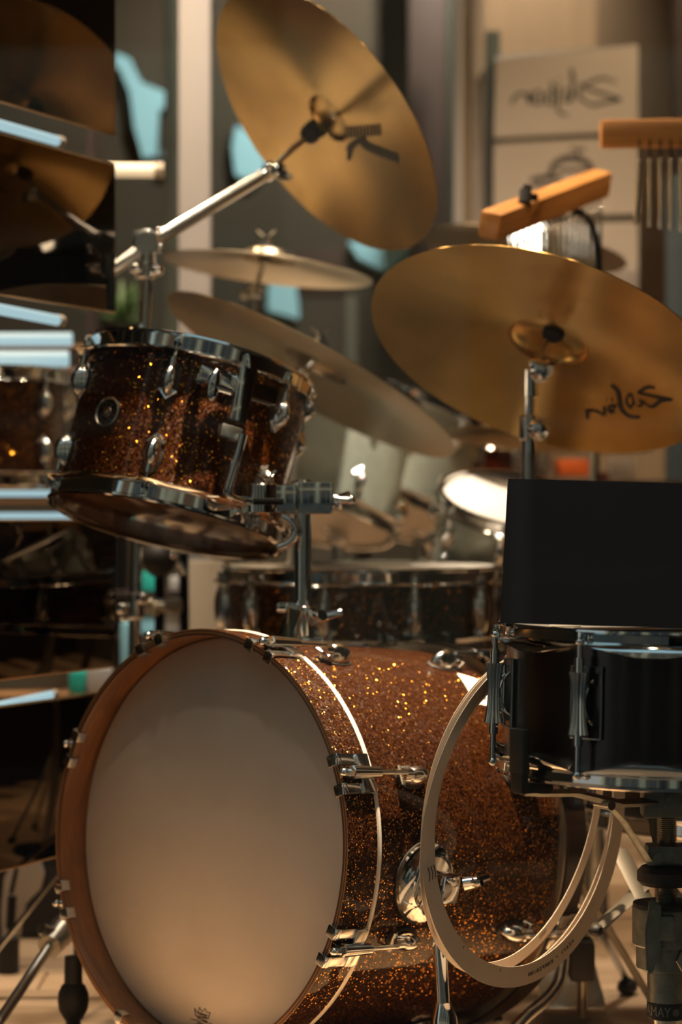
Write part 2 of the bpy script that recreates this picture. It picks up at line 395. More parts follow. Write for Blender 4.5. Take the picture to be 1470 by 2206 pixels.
board('blank cream board, lowest on the back wall, beside the dark slate post', [(1064, 486), (1374, 478), (1374, 660), (1064, 660)], 5.25)

# flat pale blue shapes for the blurred patches far back
def shape(label, poly, d, lab=None):
    cen = sum((P(*q, d) for q in poly), Vector())/len(poly); g = G()
    g.prism([((P(*q, d)-cen).x, (P(*q, d)-cen).z) for q in poly], -.01, .01, RX(90), .004)
    return link('blue_shape', g.mesh('blue_shape', M['cyan']), None, T(*cen), label=label, cat='shape', group='pale blue shapes at the back')
shape('pale blue cloth, tall one beside the upper dark mirror panel', [(246, 112), (285, 130), (304, 182), (338, 192), (372, 204), (366, 235), (340, 232), (342, 338), (306, 345), (290, 275), (284, 200), (262, 150), (246, 140)], 6.1)
shape('small pale blue cloth between the tall one and the white column', [(350, 325), (370, 335), (372, 368), (352, 366)], 6.1)
shape('pale blue cloth behind the left edge of the tilted upper cymbal', [(508, 270), (560, 300), (575, 372), (545, 395), (505, 380), (498, 320)], 6.1)
shape('bright pale blue cloth under the tilted upper cymbal', [(748, 520), (890, 525), (880, 545), (835, 588), (770, 560)], 6.1)
shape('dim pale blue cloth under the small flat cymbal', [(578, 612), (640, 608), (645, 690), (575, 672)], 6.1)
pt = thing('potted_plant', 'dark green leafy plant far behind the top of the rack tom', 'plant', T(*P(262, 700, 4.9)))
g = G()
for i in range(40):
    a = random.uniform(0, 2*pi); e = random.uniform(.1, 1.3); l = random.uniform(.03, .075)
    d0 = Vector((cos(a)*cos(e), sin(a)*cos(e), sin(e))); c0 = d0*l*.35
    g.ball(.007, .003, l/2, zalong(c0, c0+d0) @ T(0, 0, l/2), 6, 5)
o = part('foliage', g, M['plant'], pt); o['kind'] = 'stuff'
g = G(); g.lathe([(0, -.09), (.03, -.09), (.042, 0), (.038, 0), (.03, -.02), (0, -.02)], 20); part('pot', g, M['black_satin'], pt)
g = G(); g.cyl(.015, -P(262, 700, 4.9).z, -.09, 10); part('plant_stand', g, M['black_metal'], pt)

# ------------------------------------------------------------------ ceiling spotlights
for i, (p, aim, wt, r) in enumerate(LAMPS):
    p = Vector(p); m = zalong(p, Vector(aim))
    names = ['over the shop window right', 'over the shop window left', 'over the right cymbal', 'over the middle of the room', 'over the sign boards', 'over the left corner', 'near the back wall', 'above the rack tom, added for chrome sparkle', 'above the snare drum, added for chrome sparkle', 'left of the window, added for chrome sparkle', 'behind the golden cymbal, added for chrome sparkle', 'nearest the window pane, added for chrome sparkle', 'left of the back wall, added for chrome sparkle', 'added to brighten the silver toms']
    t = thing('ceiling_spotlight', 'black ceiling spotlight '+names[i], 'lamp', m, 'ceiling spotlights')
    g = G(); g.lathe([(0, -.14), (.03, -.14), (.055, -.10), (.06, .03), (.052, .03), (.05, -.02), (0, -.02)], 24); part('lamp_housing', g, M['black_metal'], t)
    g = G(); g.disc(.046, -.012, 24); part('glow_face', g, M['lampglow'], t)
    g = G(); up = m.inverted() @ (p+Vector((0, 0, 2.745-p.z))); g.tube([Vector((0, 0, -.12)), up], .008, 8); part('lamp_stem', g, M['black_metal'], t)
    ld = bpy.data.lights.new('spot', 'SPOT'); ld.energy = wt*4; ld.spot_size = R(23 if i == 0 else 26 if i == 13 else 70 if i == 2 else 95); ld.spot_blend = .7; ld.shadow_soft_size = r; ld.color = (1, .84, .66) if i in (1, 3, 6, 13) else (1, .74, .46)
    lo = bpy.data.objects.new('spot', ld); COL.objects.link(lo); lo.parent = t; lo.matrix_local = T(0, 0, .035) @ RX(180)

# ------------------------------------------------------------------ drum building blocks
def hoop_prof(r, up=1, h=.026):
    """flanged steel hoop, z=0 at the open (outer) edge, body goes to -up*h"""
    z = lambda q: -up*q
    return [(r-.0015, z(0)), (r+.0015, z(-.001)), (r+.005, z(.0005)), (r+.0055, z(.003)), (r+.0025, z(.0045)), (r+.0015, z(h-.006)),
            (r+.008, z(h-.003)), (r+.010, z(h)), (r+.007, z(h+.0015)), (r, z(h-.001)), (r-.0012, z(h-.006))]
def hoop(parent, r, z, up, n_ears, a_off, h=.026, seg=144, ear=.008, wavy=0., material=None, name='hoop'):
    def fn(rr, zz, a):
        if rr > r+.004 and abs(zz) > h*.6:
            ph = math.cos(n_ears*(a-R(a_off)))
            e = max(0, ph)**6; rr += ear*e*(rr-r)/.01
            zz -= up*wavy*(1-max(0, (ph+.35)/1.35)**.5)*(rr-r)/.01 if ph > -.35 else up*wavy*(rr-r)/.01
        return rr, zz
    g = G(); g.lathe(hoop_prof(r, up, h), seg, T(0, 0, z), True, fn)
    return part(name, g, material or M['chrome'], parent)
def lug_mesh(l=.046, w_=.021, hgt=.021):
    """oval domed lug; x outward, z along the shell"""
    g = G(); g.ball(hgt, w_/2, l/2, I4, 20, 14)
    g.cyl(.0045, 0, l*.62, 12, T(hgt*.45, 0, 0)); g.tube([(0.002, -w_*.55, -l*.3), (0.004, 0, -l*.56), (0.002, w_*.55, -l*.3)], .0022, 8)
    return g.mesh('lug', M['chrome_bright'])
gk = G(); gk.ball(.003, .0135, .0265, I4, 20, 10); gasket_m = gk.mesh('gasket', M['rubber'])
LUG = lug_mesh()
gr = G(); gr.cyl(.0028, 0, .05, 10); gr.cyl(.0048, .046, .054, 8); gr.box(.0055, .0055, .012, T(0, 0, .058), .0008); ROD = gr.mesh('tension_rod', M['chrome'])
def lug_at(parent, r, ang, z, flip=1, lm=None, rod=True, rodlen=None, scale=1.0, gas=True):
    m = RZ(ang) @ T(r, 0, z) @ (I4 if flip > 0 else RX(180))
    o = link('lug', lm or LUG, parent, m @ Matrix.Scale(scale, 4))
    if gas: link('gasket', gasket_m, o, I4)
    if rod: link('tension_rod', ROD, o, T(.0095, 0, .018) @ Matrix.Diagonal((1, 1, (rodlen or .05)/.05, 1)))
    return o
def shell(parent, r, z0, z1, material, seg=96, t=.006):
    g = G(); g.lathe([(r, z0), (r, z1), (r-t, z1), (r-t, z0)], seg, I4, True); return part('shell', g, material, parent)
def head(parent, r, z, material, up=1, seg=96):
    g = G(); g.lathe([(0, z), (r-.012, z), (r-.006, z-up*.001), (r-.001, z-up*.006)], seg); return part('drum_head', g, material, parent)
def badge(parent, r, ang, z, s=.021, tx='GRETSCH DRUMS'):
    """round riveted badge; x outward"""
    m = RZ(ang) @ T(r, 0, z) @ RY(90) @ RZ(90)
    g = G(); g.lathe([(0, .0005), (s*.95, .0005), (s, .002), (s*.9, .0028), (s*.84, .0016), (s*.35, .0016), (s*.32, .003), (s*.16, .003), (s*.14, .001), (0, .001)], 40)
    o = part('badge', g, M['nickel'], parent, m)
    g = G(); g.lathe([(s*.84, .0018), (s*.34, .0018)], 40); part('badge_field', g, M['black_satin'], o)
    g = G(); g.lathe([(0, .0022), (s*.2, .0022), (s*.14, .0032)], 20); part('grommet', g, M['ply_light'], o)
    for word, a0, d in (('SMURD', 0, 1), ('HCSTERG', 180, 1)):
        pass
    g2 = G()
    for k, (w1, c0) in enumerate((('HCSTERG', 90), ('SMURD', -90))):   # ring of small raised letters, mirrored like all print here
        n = len(w1)
        for i, ch in enumerate(w1):
            cu = bpy.data.curves.new('t', 'FONT'); cu.body = ch; cu.size = s*.52; cu.extrude = .0002; cu.align_x = 'CENTER'; cu.align_y = 'CENTER'; cu.resolution_u = 2
            ob = bpy.data.objects.new('t', cu); me = ob.to_mesh(); me = me.copy() if False else bpy.data.meshes.new_from_object(ob)
            a = c0-(i-(n-1)/2)*21*(1 if k == 0 else -1)
            b = bmesh.new(); b.from_mesh(me)
            bmesh.ops.transform(b, matrix=RZ(a) @ T(s*.6, 0, .0021) @ RZ(-90 if k == 0 else 90) @ Matrix.Diagonal((-.8, .8, 1, 1)), verts=b.verts); g2.merge(b)
            bpy.data.objects.remove(ob); bpy.data.curves.remove(cu); bpy.data.meshes.remove(me)
    part('badge_letters', g2, M['chrome_soft'], o)
    return o
def text_mesh(body, size, material, mirror=True, extrude=.0002, spacing=1.0):
    cu = bpy.data.curves.new('t', 'FONT'); cu.body = body; cu.size = size; cu.extrude = extrude; cu.align_x = 'CENTER'; cu.align_y = 'CENTER'; cu.resolution_u = 3; cu.space_character = spacing
    ob = bpy.data.objects.new('t', cu); me = bpy.data.meshes.new_from_object(ob)
    b = bmesh.new(); b.from_mesh(me)
    if mirror: bmesh.ops.scale(b, vec=(-1, 1, 1), verts=b.verts)
    g = G(); g.merge(b); bpy.data.objects.remove(ob); bpy.data.curves.remove(cu); bpy.data.meshes.remove(me)
    return g
def wing(g, m=I4, s=1.0):
    """wing nut, z = axis"""
    g.cyl(.007*s, 0, .014*s, 14, m, r2=.0055*s)
    for q in (1, -1): g.tube([(0, 0, .007*s), (q*.009*s, 0, .012*s), (q*.019*s, 0, .021*s)], [.0045*s, .0042*s, .0035*s], 10, m, flat=.6)
    return g

# ------------------------------------------------------------------ bass drum
CB = Vector((-.18478, 3.0214, H-.41161))
MB = frame(CB, -43.54, 4.57)
bd = thing('bass_drum', 'large amber sparkle bass drum with a brown wooden front hoop and white head', 'drum', MB)
RB = .254
g = G(); g.lathe([(.266, -.051), (.266, -.001), (.2655, 0), (.2575, 0), (.257, -.001), (.257, -.051)], 160, I4, True)
g.bm.faces.ensure_lookup_table()
hp = part('hoop', g, M['hoopwood'], bd, label='brown stained wooden front hoop')
hp.data.materials.append(M['amber'])
for p in hp.data.polygons:
    c = p.center
    if math.hypot(c.x, c.y) > .2655 and p.normal.z < .5: p.material_index = 1
for k, (ra, rb, mm) in enumerate(((.2657, .2640, 'ply_light'), (.2640, .2622, 'ply_dark'), (.2622, .2606, 'ply_light'), (.2606, .2576, 'ply_dark'))):
    g = G(); g.lathe([(ra, .0002+.00015*(k % 2)), (rb, .0002+.00015*(k % 2))], 160); part('ply', g, M[mm], hp)
g = G(); g.lathe([(.2655, -.0515), (.2672, -.053), (.2672, -.057), (.2655, -.0585), (.256, -.0585)], 160); part('head_rim', g, M['rim_white'], bd)
g = G(); g.lathe([(0, -.041), (.2520, -.041), (.2555, -.043), (.2572, -.052)], 160); hd = part('drum_head', g, M['head'], bd, label='large coated white front head')
shell(bd, RB, -.0585, -.412, M['amber'], 160)
# rear hoop and head
g = G(); g.lathe([(.2545, -.412), (.264, -.412), (.264, -.417), (.2545, -.417)], 160, I4, True); part('head_rim', g, M['nickel'], bd)  # duller nickel than the front rim puts its shade into the colour
g = G(); g.lathe([(.266, -.418), (.266, -.457), (.257, -.457), (.257, -.418)], 160, I4, True); part('hoop', g, M['black_satin'], bd, label='dark rear hoop')
g = G(); g.lathe([(0, -.436), (.254, -.436), (.2575, -.42)], 96); part('drum_head', g, M['head_white'], bd)
# black seam line of the wrap along the shell top
# claws, T-rods and lugs
gc = G()
def prong(g, q):  # hooked prong over the hoop edge; x outward(radial), y tangential, z = drum axis
    g.box(.0022, .013, .050, T(.0132, q, -.0275), .0009)
    g.box(.0145, .015, .0046, T(.0070, q, .0024), .0018)
    g.box(.0030, .014, .012, T(.0006, q, -.0035), .0012)
    g.box(.0150, .005, .0034, T(.0078, q, .0026), .0012)
    g.box(.0035, .015, .006, T(.0132, q, -.002), .0015)
prong(gc, .0185); prong(gc, -.0185)
gc.box(.006, .050, .020, T(.0150, 0, -.040), .0025); gc.tube([(.019, 0, -.012), (.020, 0, -.060)], [.0088, .0066], 16)
CLAW = gc.mesh('claw', M['chrome_bright'])
gt_ = G(); gt_.tube([(.020, 0, .000), (.0195, 0, -.110)], .0032, 12); gt_.cyl(.0075, -.012, -.004, 6, T(.020, 0, 0)); gt_.ball(.0052, .0052, .0052, T(.020, 0, .002), 12, 8); gt_.cyl(.0045, -.004, .002, 10, T(.020, 0, 0))
TROD = gt_.mesh('tension_rod', M['chrome_bright'])
gl_ = G(); gl_.ball(.020, .0125, .023, T(.004, 0, -.004), 20, 12); gl_.cyl(.0072, .004, .022, 16, T(.0135, 0, 0)); gl_.tube([(.003, -.012, .014), (.010, -.0115, .022), (.010, .0115, .022), (.003, .012, .014)], .0022, 8)
BLUG = gl_.mesh('lug', M['chrome_bright'])
gg_ = G(); gg_.ball(.0030, .0155, .0275, T(.001, 0, -.004), 20, 8); BGAS = gg_.mesh('gasket', M['rubber'])
for i in range(8):
    a = 22.5+45*i
    m = RZ(a) @ T(.2545, 0, 0)
    c = link('claw', CLAW, bd, m); link('tension_rod', TROD, c, I4)
    l = link('lug', BLUG, bd, RZ(a) @ T(RB, 0, -.132)); link('gasket', BGAS, l, I4)
    m2 = RZ(a) @ T(.2545, 0, -.470) @ RX(180)
    c = link('claw', CLAW, bd, m2); link('tension_rod', TROD, c, I4)
    l = link('lug', BLUG, bd, RZ(a) @ T(RB, 0, -.348) @ RX(180)); link('gasket', BGAS, l, I4)
# crown mark printed on the head (mirrored like the rest of the print)
def bd_px(px, py, z=-.0406):
    Mi = MB.inverted(); o = Mi @ Vector((0, 0, H)); d = (Mi.to_3x3() @ (P(px, py, 1)-Vector((0, 0, H))))
    return o+d*((z-o.z)/d.z)
sf = lambda x, y, zo: bd_px(x, y, -.0406)
crown = [([(419, 2172), (423, 2178), (427, 2180), (430, 2170), (434, 2178), (438, 2178), (442, 2173), (446, 2181), (453, 2181)], [1.6]*9),
         ([(419, 2172), (422, 2188)], [2, 2]), ([(453, 2181), (449, 2194)], [2, 2]), ([(422, 2188), (436, 2192), (449, 2194)], [2.4, 2.4, 2.4]),
         ([(424, 2182), (436, 2184), (449, 2188)], [1.6, 1.6, 1.6]), ([(411, 2195), (457, 2206)], [1.4, 1.4])]
g = strokes(G(), crown, sf); part('head_logo', g, M['ink_soft'], bd)
for k, (wd, cx, cy, sz) in enumerate((('WEATHER', 436, 2187, .0042), ('KING', 436, 2197, .0034), ('USA', 434, 2208, .0065))):
    tg_ = text_mesh({0: 'REMO', 1: 'USA MADE'}.get(k, 'REMO') if k != 1 else 'MADE IN USA', sz*(1.3 if k == 0 else .9), None)
    part('head_lettering', tg_, M['ink_soft'], bd, T(*bd_px(cx, cy, -.0404)) @ RZ(-9))
# pointed white decoration on the shell
def cylmark(polys, r, g):
    for poly in polys:
        n = 14
        def cl(px, py):
            Mi = MB.inverted(); o = Mi @ Vector((0, 0, H)); d = Mi.to_3x3() @ (P(px, py, 1)-Vector((0, 0, H)))
            a = d.x**2+d.y**2; b = 2*(o.x*d.x+o.y*d.y); c = o.x**2+o.y**2-r*r; D = b*b-4*a*c
            t = (-b-math.sqrt(max(D, 0)))/2/a; return o+d*t
        a, b, c = [cl(*q) for q in poly]
        rows = []
        for i in range(n+1):
            s_, e_ = a.lerp(b, i/n), a.lerp(c, i/n); row = []
            for j in range(7):
                p = s_.lerp(e_, j/6); h_ = math.hypot(p.x, p.y); row.append(g.bm.verts.new((p.x*r/h_, p.y*r/h_, p.z)))
            rows.append(row)
        for i in range(n):
            for j in range(6): g.face([rows[i][j], rows[i+1][j], rows[i+1][j+1], rows[i][j+1]])
g = G(); cylmark([[(985, 1450), (1075, 1478), (1012, 1492)], [(1120, 1532), (1030, 1516), (1075, 1492)], [(1105, 1480), (1012, 1492), (1120, 1524)]], RB+.0008, g)
part('white_decal', g, M['paper'], bd, label='pointed white decal')
# spur on the right side of the shell
sp_a = -6.4
sm = RZ(sp_a) @ T(RB, 0, -.150) @ RY(90)
g = G(); g.lathe([(0, .0), (.048, .0), (.050, .002), (.049, .006), (.040, .009), (.034, .016), (.0, .019)], 48); spd = part('spur_bracket', g, M['chrome'], bd, sm, label='round chrome spur disc')
g = G(); g.tube([(0, 0, .01), (0, 0, .045)], .016, 20); g.box(.030, .036, .03, T(0, 0, .034), .006); part('spur_hub', g, M['chrome'], spd)
g = G(); g.lathe([(.0512, .0), (.0512, .002), (.047, .002)], 48); part('gasket', g, M['rubber'], spd)
Mi = MB.inverted()
hub = MB @ (sm @ Vector((0, 0, .036)))
top = P(940, 1905, hub.y); bot = P(957, 2196, hub.y-.02)
g = G(); g.tube([Mi @ P(938, 1880, hub.y), Mi @ bot], .0085, 16); part('spur_leg', g, M['chrome'], bd)
g = G(); g.lathe([(0, 0), (.010, 0), (.016, -.018), (.019, -.055), (.016, -.075), (0, -.078)], 24, Mi @ zalong(P(955, 2160, hub.y-.02), P(950, 2060, hub.y-.017))); part('spur_tip', g, M['chrome'], bd)
g = G(); wing(g, Mi @ zalong(hub+Vector((.024, -.004, .006)), hub+Vector((.09, -.02, .02))), 1.25); part('wing_nut', g, M['chrome'], bd)
# left spur, leaving behind the front hoop
g = G(); a = P(138, 2002, 3.36); b = P(106, 2040, 3.31); g.tube([Mi @ P(240, 1960, 3.38), Mi @ a], [.012, .014], 14); g.tube([Mi @ P(146, 1985, 3.37), Mi @ a, Mi @ b], [.017, .020, .0165], 18); g.tube([Mi @ P(88, 2000, 3.31), Mi @ P(116, 2018, 3.33)], [.008, .013], 12); part('spur_hub', g, M['nickel'], bd)
g = G(); g.tube([Mi @ b, Mi @ P(-20, 2228, 3.12)], .0075, 14); part('spur_leg', g, M['chrome_soft'], bd)
# tom post base on top
pb = P(653, 1384, 3.168)
tb = part('tom_mount', G().box(.056, .06, .008, Mi @ T(pb.x, pb.y-.004, pb.z+.004), .003), M['chrome'], bd)
g = G(); g.cyl(.0155, .0, .048, 28, Mi @ T(*pb), bev=.001); g.cyl(.0175, .040, .047, 28, Mi @ T(*pb)); part('post_socket', g, M['chrome'], tb)
g = G(); q0 = P(614, 1370, 3.14); q1 = P(634, 1312, 3.14); g.tube([Mi @ q0, Mi @ q1], .0125, 4, flat=.25); part('bracket_arm', g, M['chrome'], tb)
g = G(); wing(g, Mi @ zalong(P(678, 1336, 3.16), P(715, 1312, 3.13)), 1.35); part('wing_nut', g, M['chrome'], tb)

# ------------------------------------------------------------------ tom and its holder
CT = Vector((-.23886, 3.265, H-.01987))
MT = frame(CT, -45.4, -73.3)
tom = thing('rack_tom', 'amber sparkle rack tom with a round badge, tilted above the bass drum', 'drum', MT)
RT = .1525; ZL = -.2275
shell(tom, RT, -.012, ZL+.012, M['amber_far'], 128)
hoop(tom, RT+.005, 0, 1, 6, 52.5, .026); hoop(tom, RT+.005, ZL, -1, 6, 52.5, .026)
g = G(); g.lathe([(0, -.006), (RT-.006, -.006), (RT-.001, -.009), (RT+.003, -.014)], 96); part('drum_head', g, M['head_clear'], tom, label='smoky bottom head')
head(tom, RT+.003, ZL+.006, M['head_white'], -1)
for i in range(6):
    a = -7.5+60*i
    lug_at(tom, RT, a, -.064, 1, rodlen=.030); lug_at(tom, RT, a, ZL+.064, -1, rodlen=.030)
badge(tom, RT, 83, -.112)
# shell bracket on the tom
bm_ = RZ(22) @ T(RT, 0, ZL+.055)
g = G(); g.box(.012, .112, .022, T(.022, 0, 0), .003); g.box(.02, .016, .018, T(.010, .048, 0), .002); g.box(.02, .016, .018, T(.010, -.048, 0), .002)
g.prism([(-.055, -.012), (.055, -.012), (.02, .016), (-.02, .016)], .012, .018, RY(90) @ RZ(-90), .001)
mt = part('mount_bracket', g, M['chrome'], tom, bm_)
g = G(); g.box(.016, .024, .075, T(.036, -.004, .014), .003); g.box(.014, .018, .020, T(.037, -.004, -.030), .003); part('bracket_block', g, M['chrome'], mt)
g = G(); g.cyl(.006, 0, .03, 12, T(.036, .012, .014) @ RX(-90)); g.ball(.005, .009, .022, T(.037, .036, .012), 14, 10); part('wing_bolt', g, M['chrome'], mt)
g = G(); g.box(.016, .030, .018, T(.040, .002, .068), .003); part('memory_lock', g, M['chrome_soft'], mt)
# holder: post + clamp + L-rod (stands on the bass drum)
hold = thing('tom_holder', 'chrome tom holder post with block clamp rising from the bass drum', 'holder', T(*pb))
hi = T(*pb).inverted(); pt_ = lambda *q: hi @ P(*q)
g = G(); g.cyl(.0112, -.02, pt_(653, 1034, pb.y).z, 28); part('post', g, M['chrome'], hold)
g = G(); cy = pt_(676, 1072, pb.y-.004)
g.box(.046, .036, .0425, T(cy.x+.003, cy.y, cy.z), .0045); g.cyl(.016, cy.z-.0215, cy.z+.0215, 28, T(0, 0, 0), bev=.001); part('post_clamp', g, M['chrome'], hold)
g = G(); c2 = pt_(560, 1074, pb.y-.02)
g.cyl(.0235, -.0195, .0195, 32, T(c2.x, c2.y, c2.z), bev=.0015); g.box(.042, .030, .037, T(c2.x+.028, c2.y+.008, c2.z), .006); part('tilt_clamp', g, M['chrome'], hold)
g = G(); g.box(.040, .004, .009, T(c2.x+.012, c2.y-.0225, c2.z-.004) @ RZ(-3), .002); part('clamp_slot', g, M['black_metal'], hold)
g = G(); wing(g, zalong(pt_(705, 1077, pb.y-.006), pt_(760, 1077, pb.y-.016)) @ RZ(25), 1.15); g.tube([pt_(705, 1077, pb.y-.006), pt_(756, 1078, pb.y-.012)], [.0055, .0050], 12); g.ball(.006, .006, .006, T(*pt_(757, 1078, pb.y-.012)), 12, 8); part('wing_bolt', g, M['chrome'], hold)
g = G(); wing(g, zalong(pt_(572, 1048, pb.y-.02), pt_(580, 1000, pb.y-.03)) @ RZ(30), .9); part('wing_nut', g, M['chrome'], hold)
g = G(); g.tube([pt_(524, 935, 3.10), pt_(514, 975, 3.10), pt_(497, 1030, 3.10), pt_(488, 1062, 3.10), pt_(505, 1077, 3.105), pt_(560, 1082, pb.y-.02)], .0058, 14, smooth=2); part('bent_rod', g, M['chrome'], hold)
g = G(); g.tube([pt_(606, 1112, pb.y-.02), pt_(632, 1128, pb.y-.02), pt_(640, 1150, pb.y-.02), pt_(622, 1172, pb.y-.02), pt_(600, 1180, pb.y-.02)], .006, 12, smooth=2); part('hook', g, M['chrome'], hold)
g = G(); g.cyl(.0150, 0, .014, 28, T(0, 0, pt_(653, 1316, pb.y).z)); g.box(.024, .014, .013, T(pt_(616, 1308, pb.y).x, -.006, pt_(616, 1308, pb.y).z), .003); g.cyl(.006, -.02, .008, 12, T(pt_(632, 1308, pb.y).x, -.008, pt_(632, 1308, pb.y).z) @ RX(90)); part('memory_lock', g, M['chrome'], hold)

# ------------------------------------------------------------------ dampening rings
RM = [((1138.4, 1763, 2.863), 48.7, -2.8, .2, .0225, 'front'), ((1128, 1752, 2.852), 56.5, -10, .193, .017, 'inner')]
def ring_t(c, az, el, r, wd, label):
    m = frame(P(*c), az, el); t = thing('dampening_ring', label, 'ring', m, 'white plastic dampening rings')
    g = G(); g.lathe([(r, -.0003), (r, .0003), (r-wd, .0003), (r-wd, -.0003)], 160, I4, True); part('band', g, M['ring'], t)
    return t, m
r1, m1 = ring_t((1138.4, 1763, 2.863), 48.7, -2.8, .2, .0245, 'wide white dampening ring with small dark print, in front of the bass drum shell')
r2, m2 = ring_t((1114, 1752, 2.862), 53.0, -8.5, .1955, .016, 'narrower white dampening ring hanging inside the printed one')
r3, m3 = ring_t((1130, 1757, 2.870), 50.0, -5, .1985, .012, 'thin white dampening ring between the printed and the inner one')
def ring_mark(t, m, body, ang, r, size, mirror=True, upright=0):
    # print curved letters around the ring
    n = len(body); g = G(); st = size*.86/r
    for i, ch in enumerate(body):
        if ch == ' ': continue
        gg = text_mesh(ch, size, None, mirror)
        a = R(ang)+(i-(n-1)/2)*st*(-1 if mirror else 1)
        bmesh.ops.transform(gg.bm, matrix=RZ(math.degrees(a)) @ T(r, 0, .0007) @ RZ(90+upright), verts=gg.bm.verts)
        g.merge(gg.bm)
    part('ring_print', g, M['ink_soft'], t)
ring_mark(r1, m1, 'HEAVY * DAMPENING', -72, .1885, .0066)
for a_, ch in ((-50, '1'), (-104, '2'), (-130, '3'), (150, '4'), (122, '5')): ring_mark(r1, m1, ch, a_, .180, .0052)
def seg_marks(t, lst):
    g = G()
    for (ra, aa, rb, ab, wd) in lst:
        A = Vector((ra*cos(R(aa)), ra*sin(R(aa)), .0008)); Bv = Vector((rb*cos(R(ab)), rb*sin(R(ab)), .0008)); d = (Bv-A).normalized(); n = Vector((-d.y, d.x, 0))*wd/2
        g.face([g.bm.verts.new(q) for q in (A+n, Bv+n, Bv-n, A-n)])
    part('ring_print', g, M['ink'], t)
seg_marks(r1, [(.1965, 177.5, .1925, 180, .0012), (.1925, 180, .1965, 182.5, .0012)]+[(q, 191.5, q-.002, 194, .0013) for q in (.190, .185, .180)]+[(q-.002, 194, q, 196.5, .0013) for q in (.190, .185, .180)])
seg_marks(r2, [(.188, -62+k*1.1, .184, -61.5+k*1.1, .0011) for k in range(5)])

# ------------------------------------------------------------------ snare drum on its stand
SX, SY = P(1437, 1500, 2.70).x, 2.70
ZT = H-(1345-PY)/F*2.7; ZBt = H-.291
sn = thing('snare_drum', 'black snare drum with chrome hoops and ribbed tube lugs, at the right edge', 'drum', T(SX, SY, ZT-.001) @ RY(1.2) @ T(0, 0, -ZT))
RS = .178
shell(sn, RS, ZBt+.014, ZT-.014, M['black_satin'], 128)
LA = [190+45*i for i in range(8)]
LA0 = -171.5+1.5
def scallop_hoop(z, up):
    r_ = RS+.006; q = lambda v: -up*v
    pr = [(r_-.0015, 0), (r_+.0012, q(-.0012)), (r_+.0038, q(0)), (r_+.0042, q(.0022)), (r_+.0020, q(.0038)), (r_+.0013, q(.0125)),
          (r_+.0035, q(.0140)), (r_+.0075, q(.0165)), (r_+.0098, q(.0200)), (r_+.0100, q(.0222)), (r_+.0085, q(.0228)), (r_+.003, q(.0190)), (r_-.0012, q(.0150))]
    def fn(rr, zz, a):
        k = abs(zz)
        if k > .0130 and rr > r_+.002:
            ph = abs(((a-R(LA0))*8/(2*pi)+.5) % 1-.5)*2     # 0 at a lug, 1 midway
            w_ = min(1, ph*1.25)**.8
            t_ = (k-.0130)/.0098
            zz += up*t_*(.0085*(1-w_)-.0045*w_); rr += t_*(.0035*(1-w_))
        return rr, zz
    g = G(); g.lathe(pr, 320, T(0, 0, z), True, fn); return part('hoop', g, M['chrome'], sn)
scallop_hoop(ZT, 1); scallop_hoop(ZBt, -1)
head(sn, RS+.003, ZT-.011, M['head'], 1); head(sn, RS+.003, ZBt+.006, M['head_clear'], -1)
zc = (ZT+ZBt)/2+.006
def tube_lug():
    g = G(); n = 12
    def fn(r, z, a): return (r*(1+.5*(z/.033)**2)*(1+.075*cos(14*a)), z)
    g.lathe([(0, -.033), (.0068, -.033)]+[(.0068, -.033+.066*i/12) for i in range(13)]+[(0, .033)], 72, T(.0185, 0, 0), False, fn)
    return g.mesh('lug', M['chrome_bright'])
TL = tube_lug()
g = G(); g.box(.0022, .035, .076, I4, .0009); g2_ = G()
PLATE = g.mesh('lug_plate', M['black_satin'])
g = G(); g.tube([(0, -.018, -.038), (0, .018, -.038), (0, .018, .038), (0, -.018, .038), (0, -.018, -.038)], .0016, 8); FRAME = g.mesh('plate_frame', M['chrome_soft'])
g = G(); g.tube([(.001, .008, -.024), (.010, .006, -.017), (.014, .003, 0), (.010, .006, .017), (.001, .008, .024)], .0016, 8, smooth=1); g.box(.019, .0045, .062, T(.0095, 0, 0), .0012); BRK = g.mesh('lug_arm', M['chrome'])
zu = ZT-.018-zc-.033; zl = zc-.033-(ZBt+.018)
g = G(); g.cyl(.0052, .033, .048, 16, T(.0185, 0, 0)); g.cyl(.0032, .046, .033+zu+.004, 12, T(.0185, 0, 0)); g.ball(.0055, .0055, .004, T(.0185, 0, .033+zu+.006), 12, 8); g.box(.0055, .0055, .009, T(.0185, 0, .033+zu+.012), .001)
UP = g.mesh('tension_rod', M['chrome'])
g = G(); g.cyl(.0052, -.045, -.033, 16, T(.0185, 0, 0)); g.cyl(.0032, -.033-zl-.006, -.043, 12, T(.0185, 0, 0)); g.ball(.0055, .0055, .005, T(.0185, 0, -.033-zl-.005), 12, 8); LOW = g.mesh('tension_rod', M['chrome'])
for i in range(8):
    a = LA0+45*i
    l = link('lug', TL, sn, RZ(a) @ T(RS, 0, zc)); link('lug_plate', PLATE, l, T(.0012, 0, 0)); link('plate_frame', FRAME, l, T(.0025, 0, 0)); link('lug_arm', BRK, l, I4)
    link('tension_rod', UP, l, I4); link('tension_rod', LOW, l, I4)
# black vent/label window on the hoop
g = G(); g.box(.003, .026, .011, I4, .001); part('hoop_window', g, M['black_gloss'], sn, RZ(-93) @ T(RS+.0075, 0, ZT-.0095))
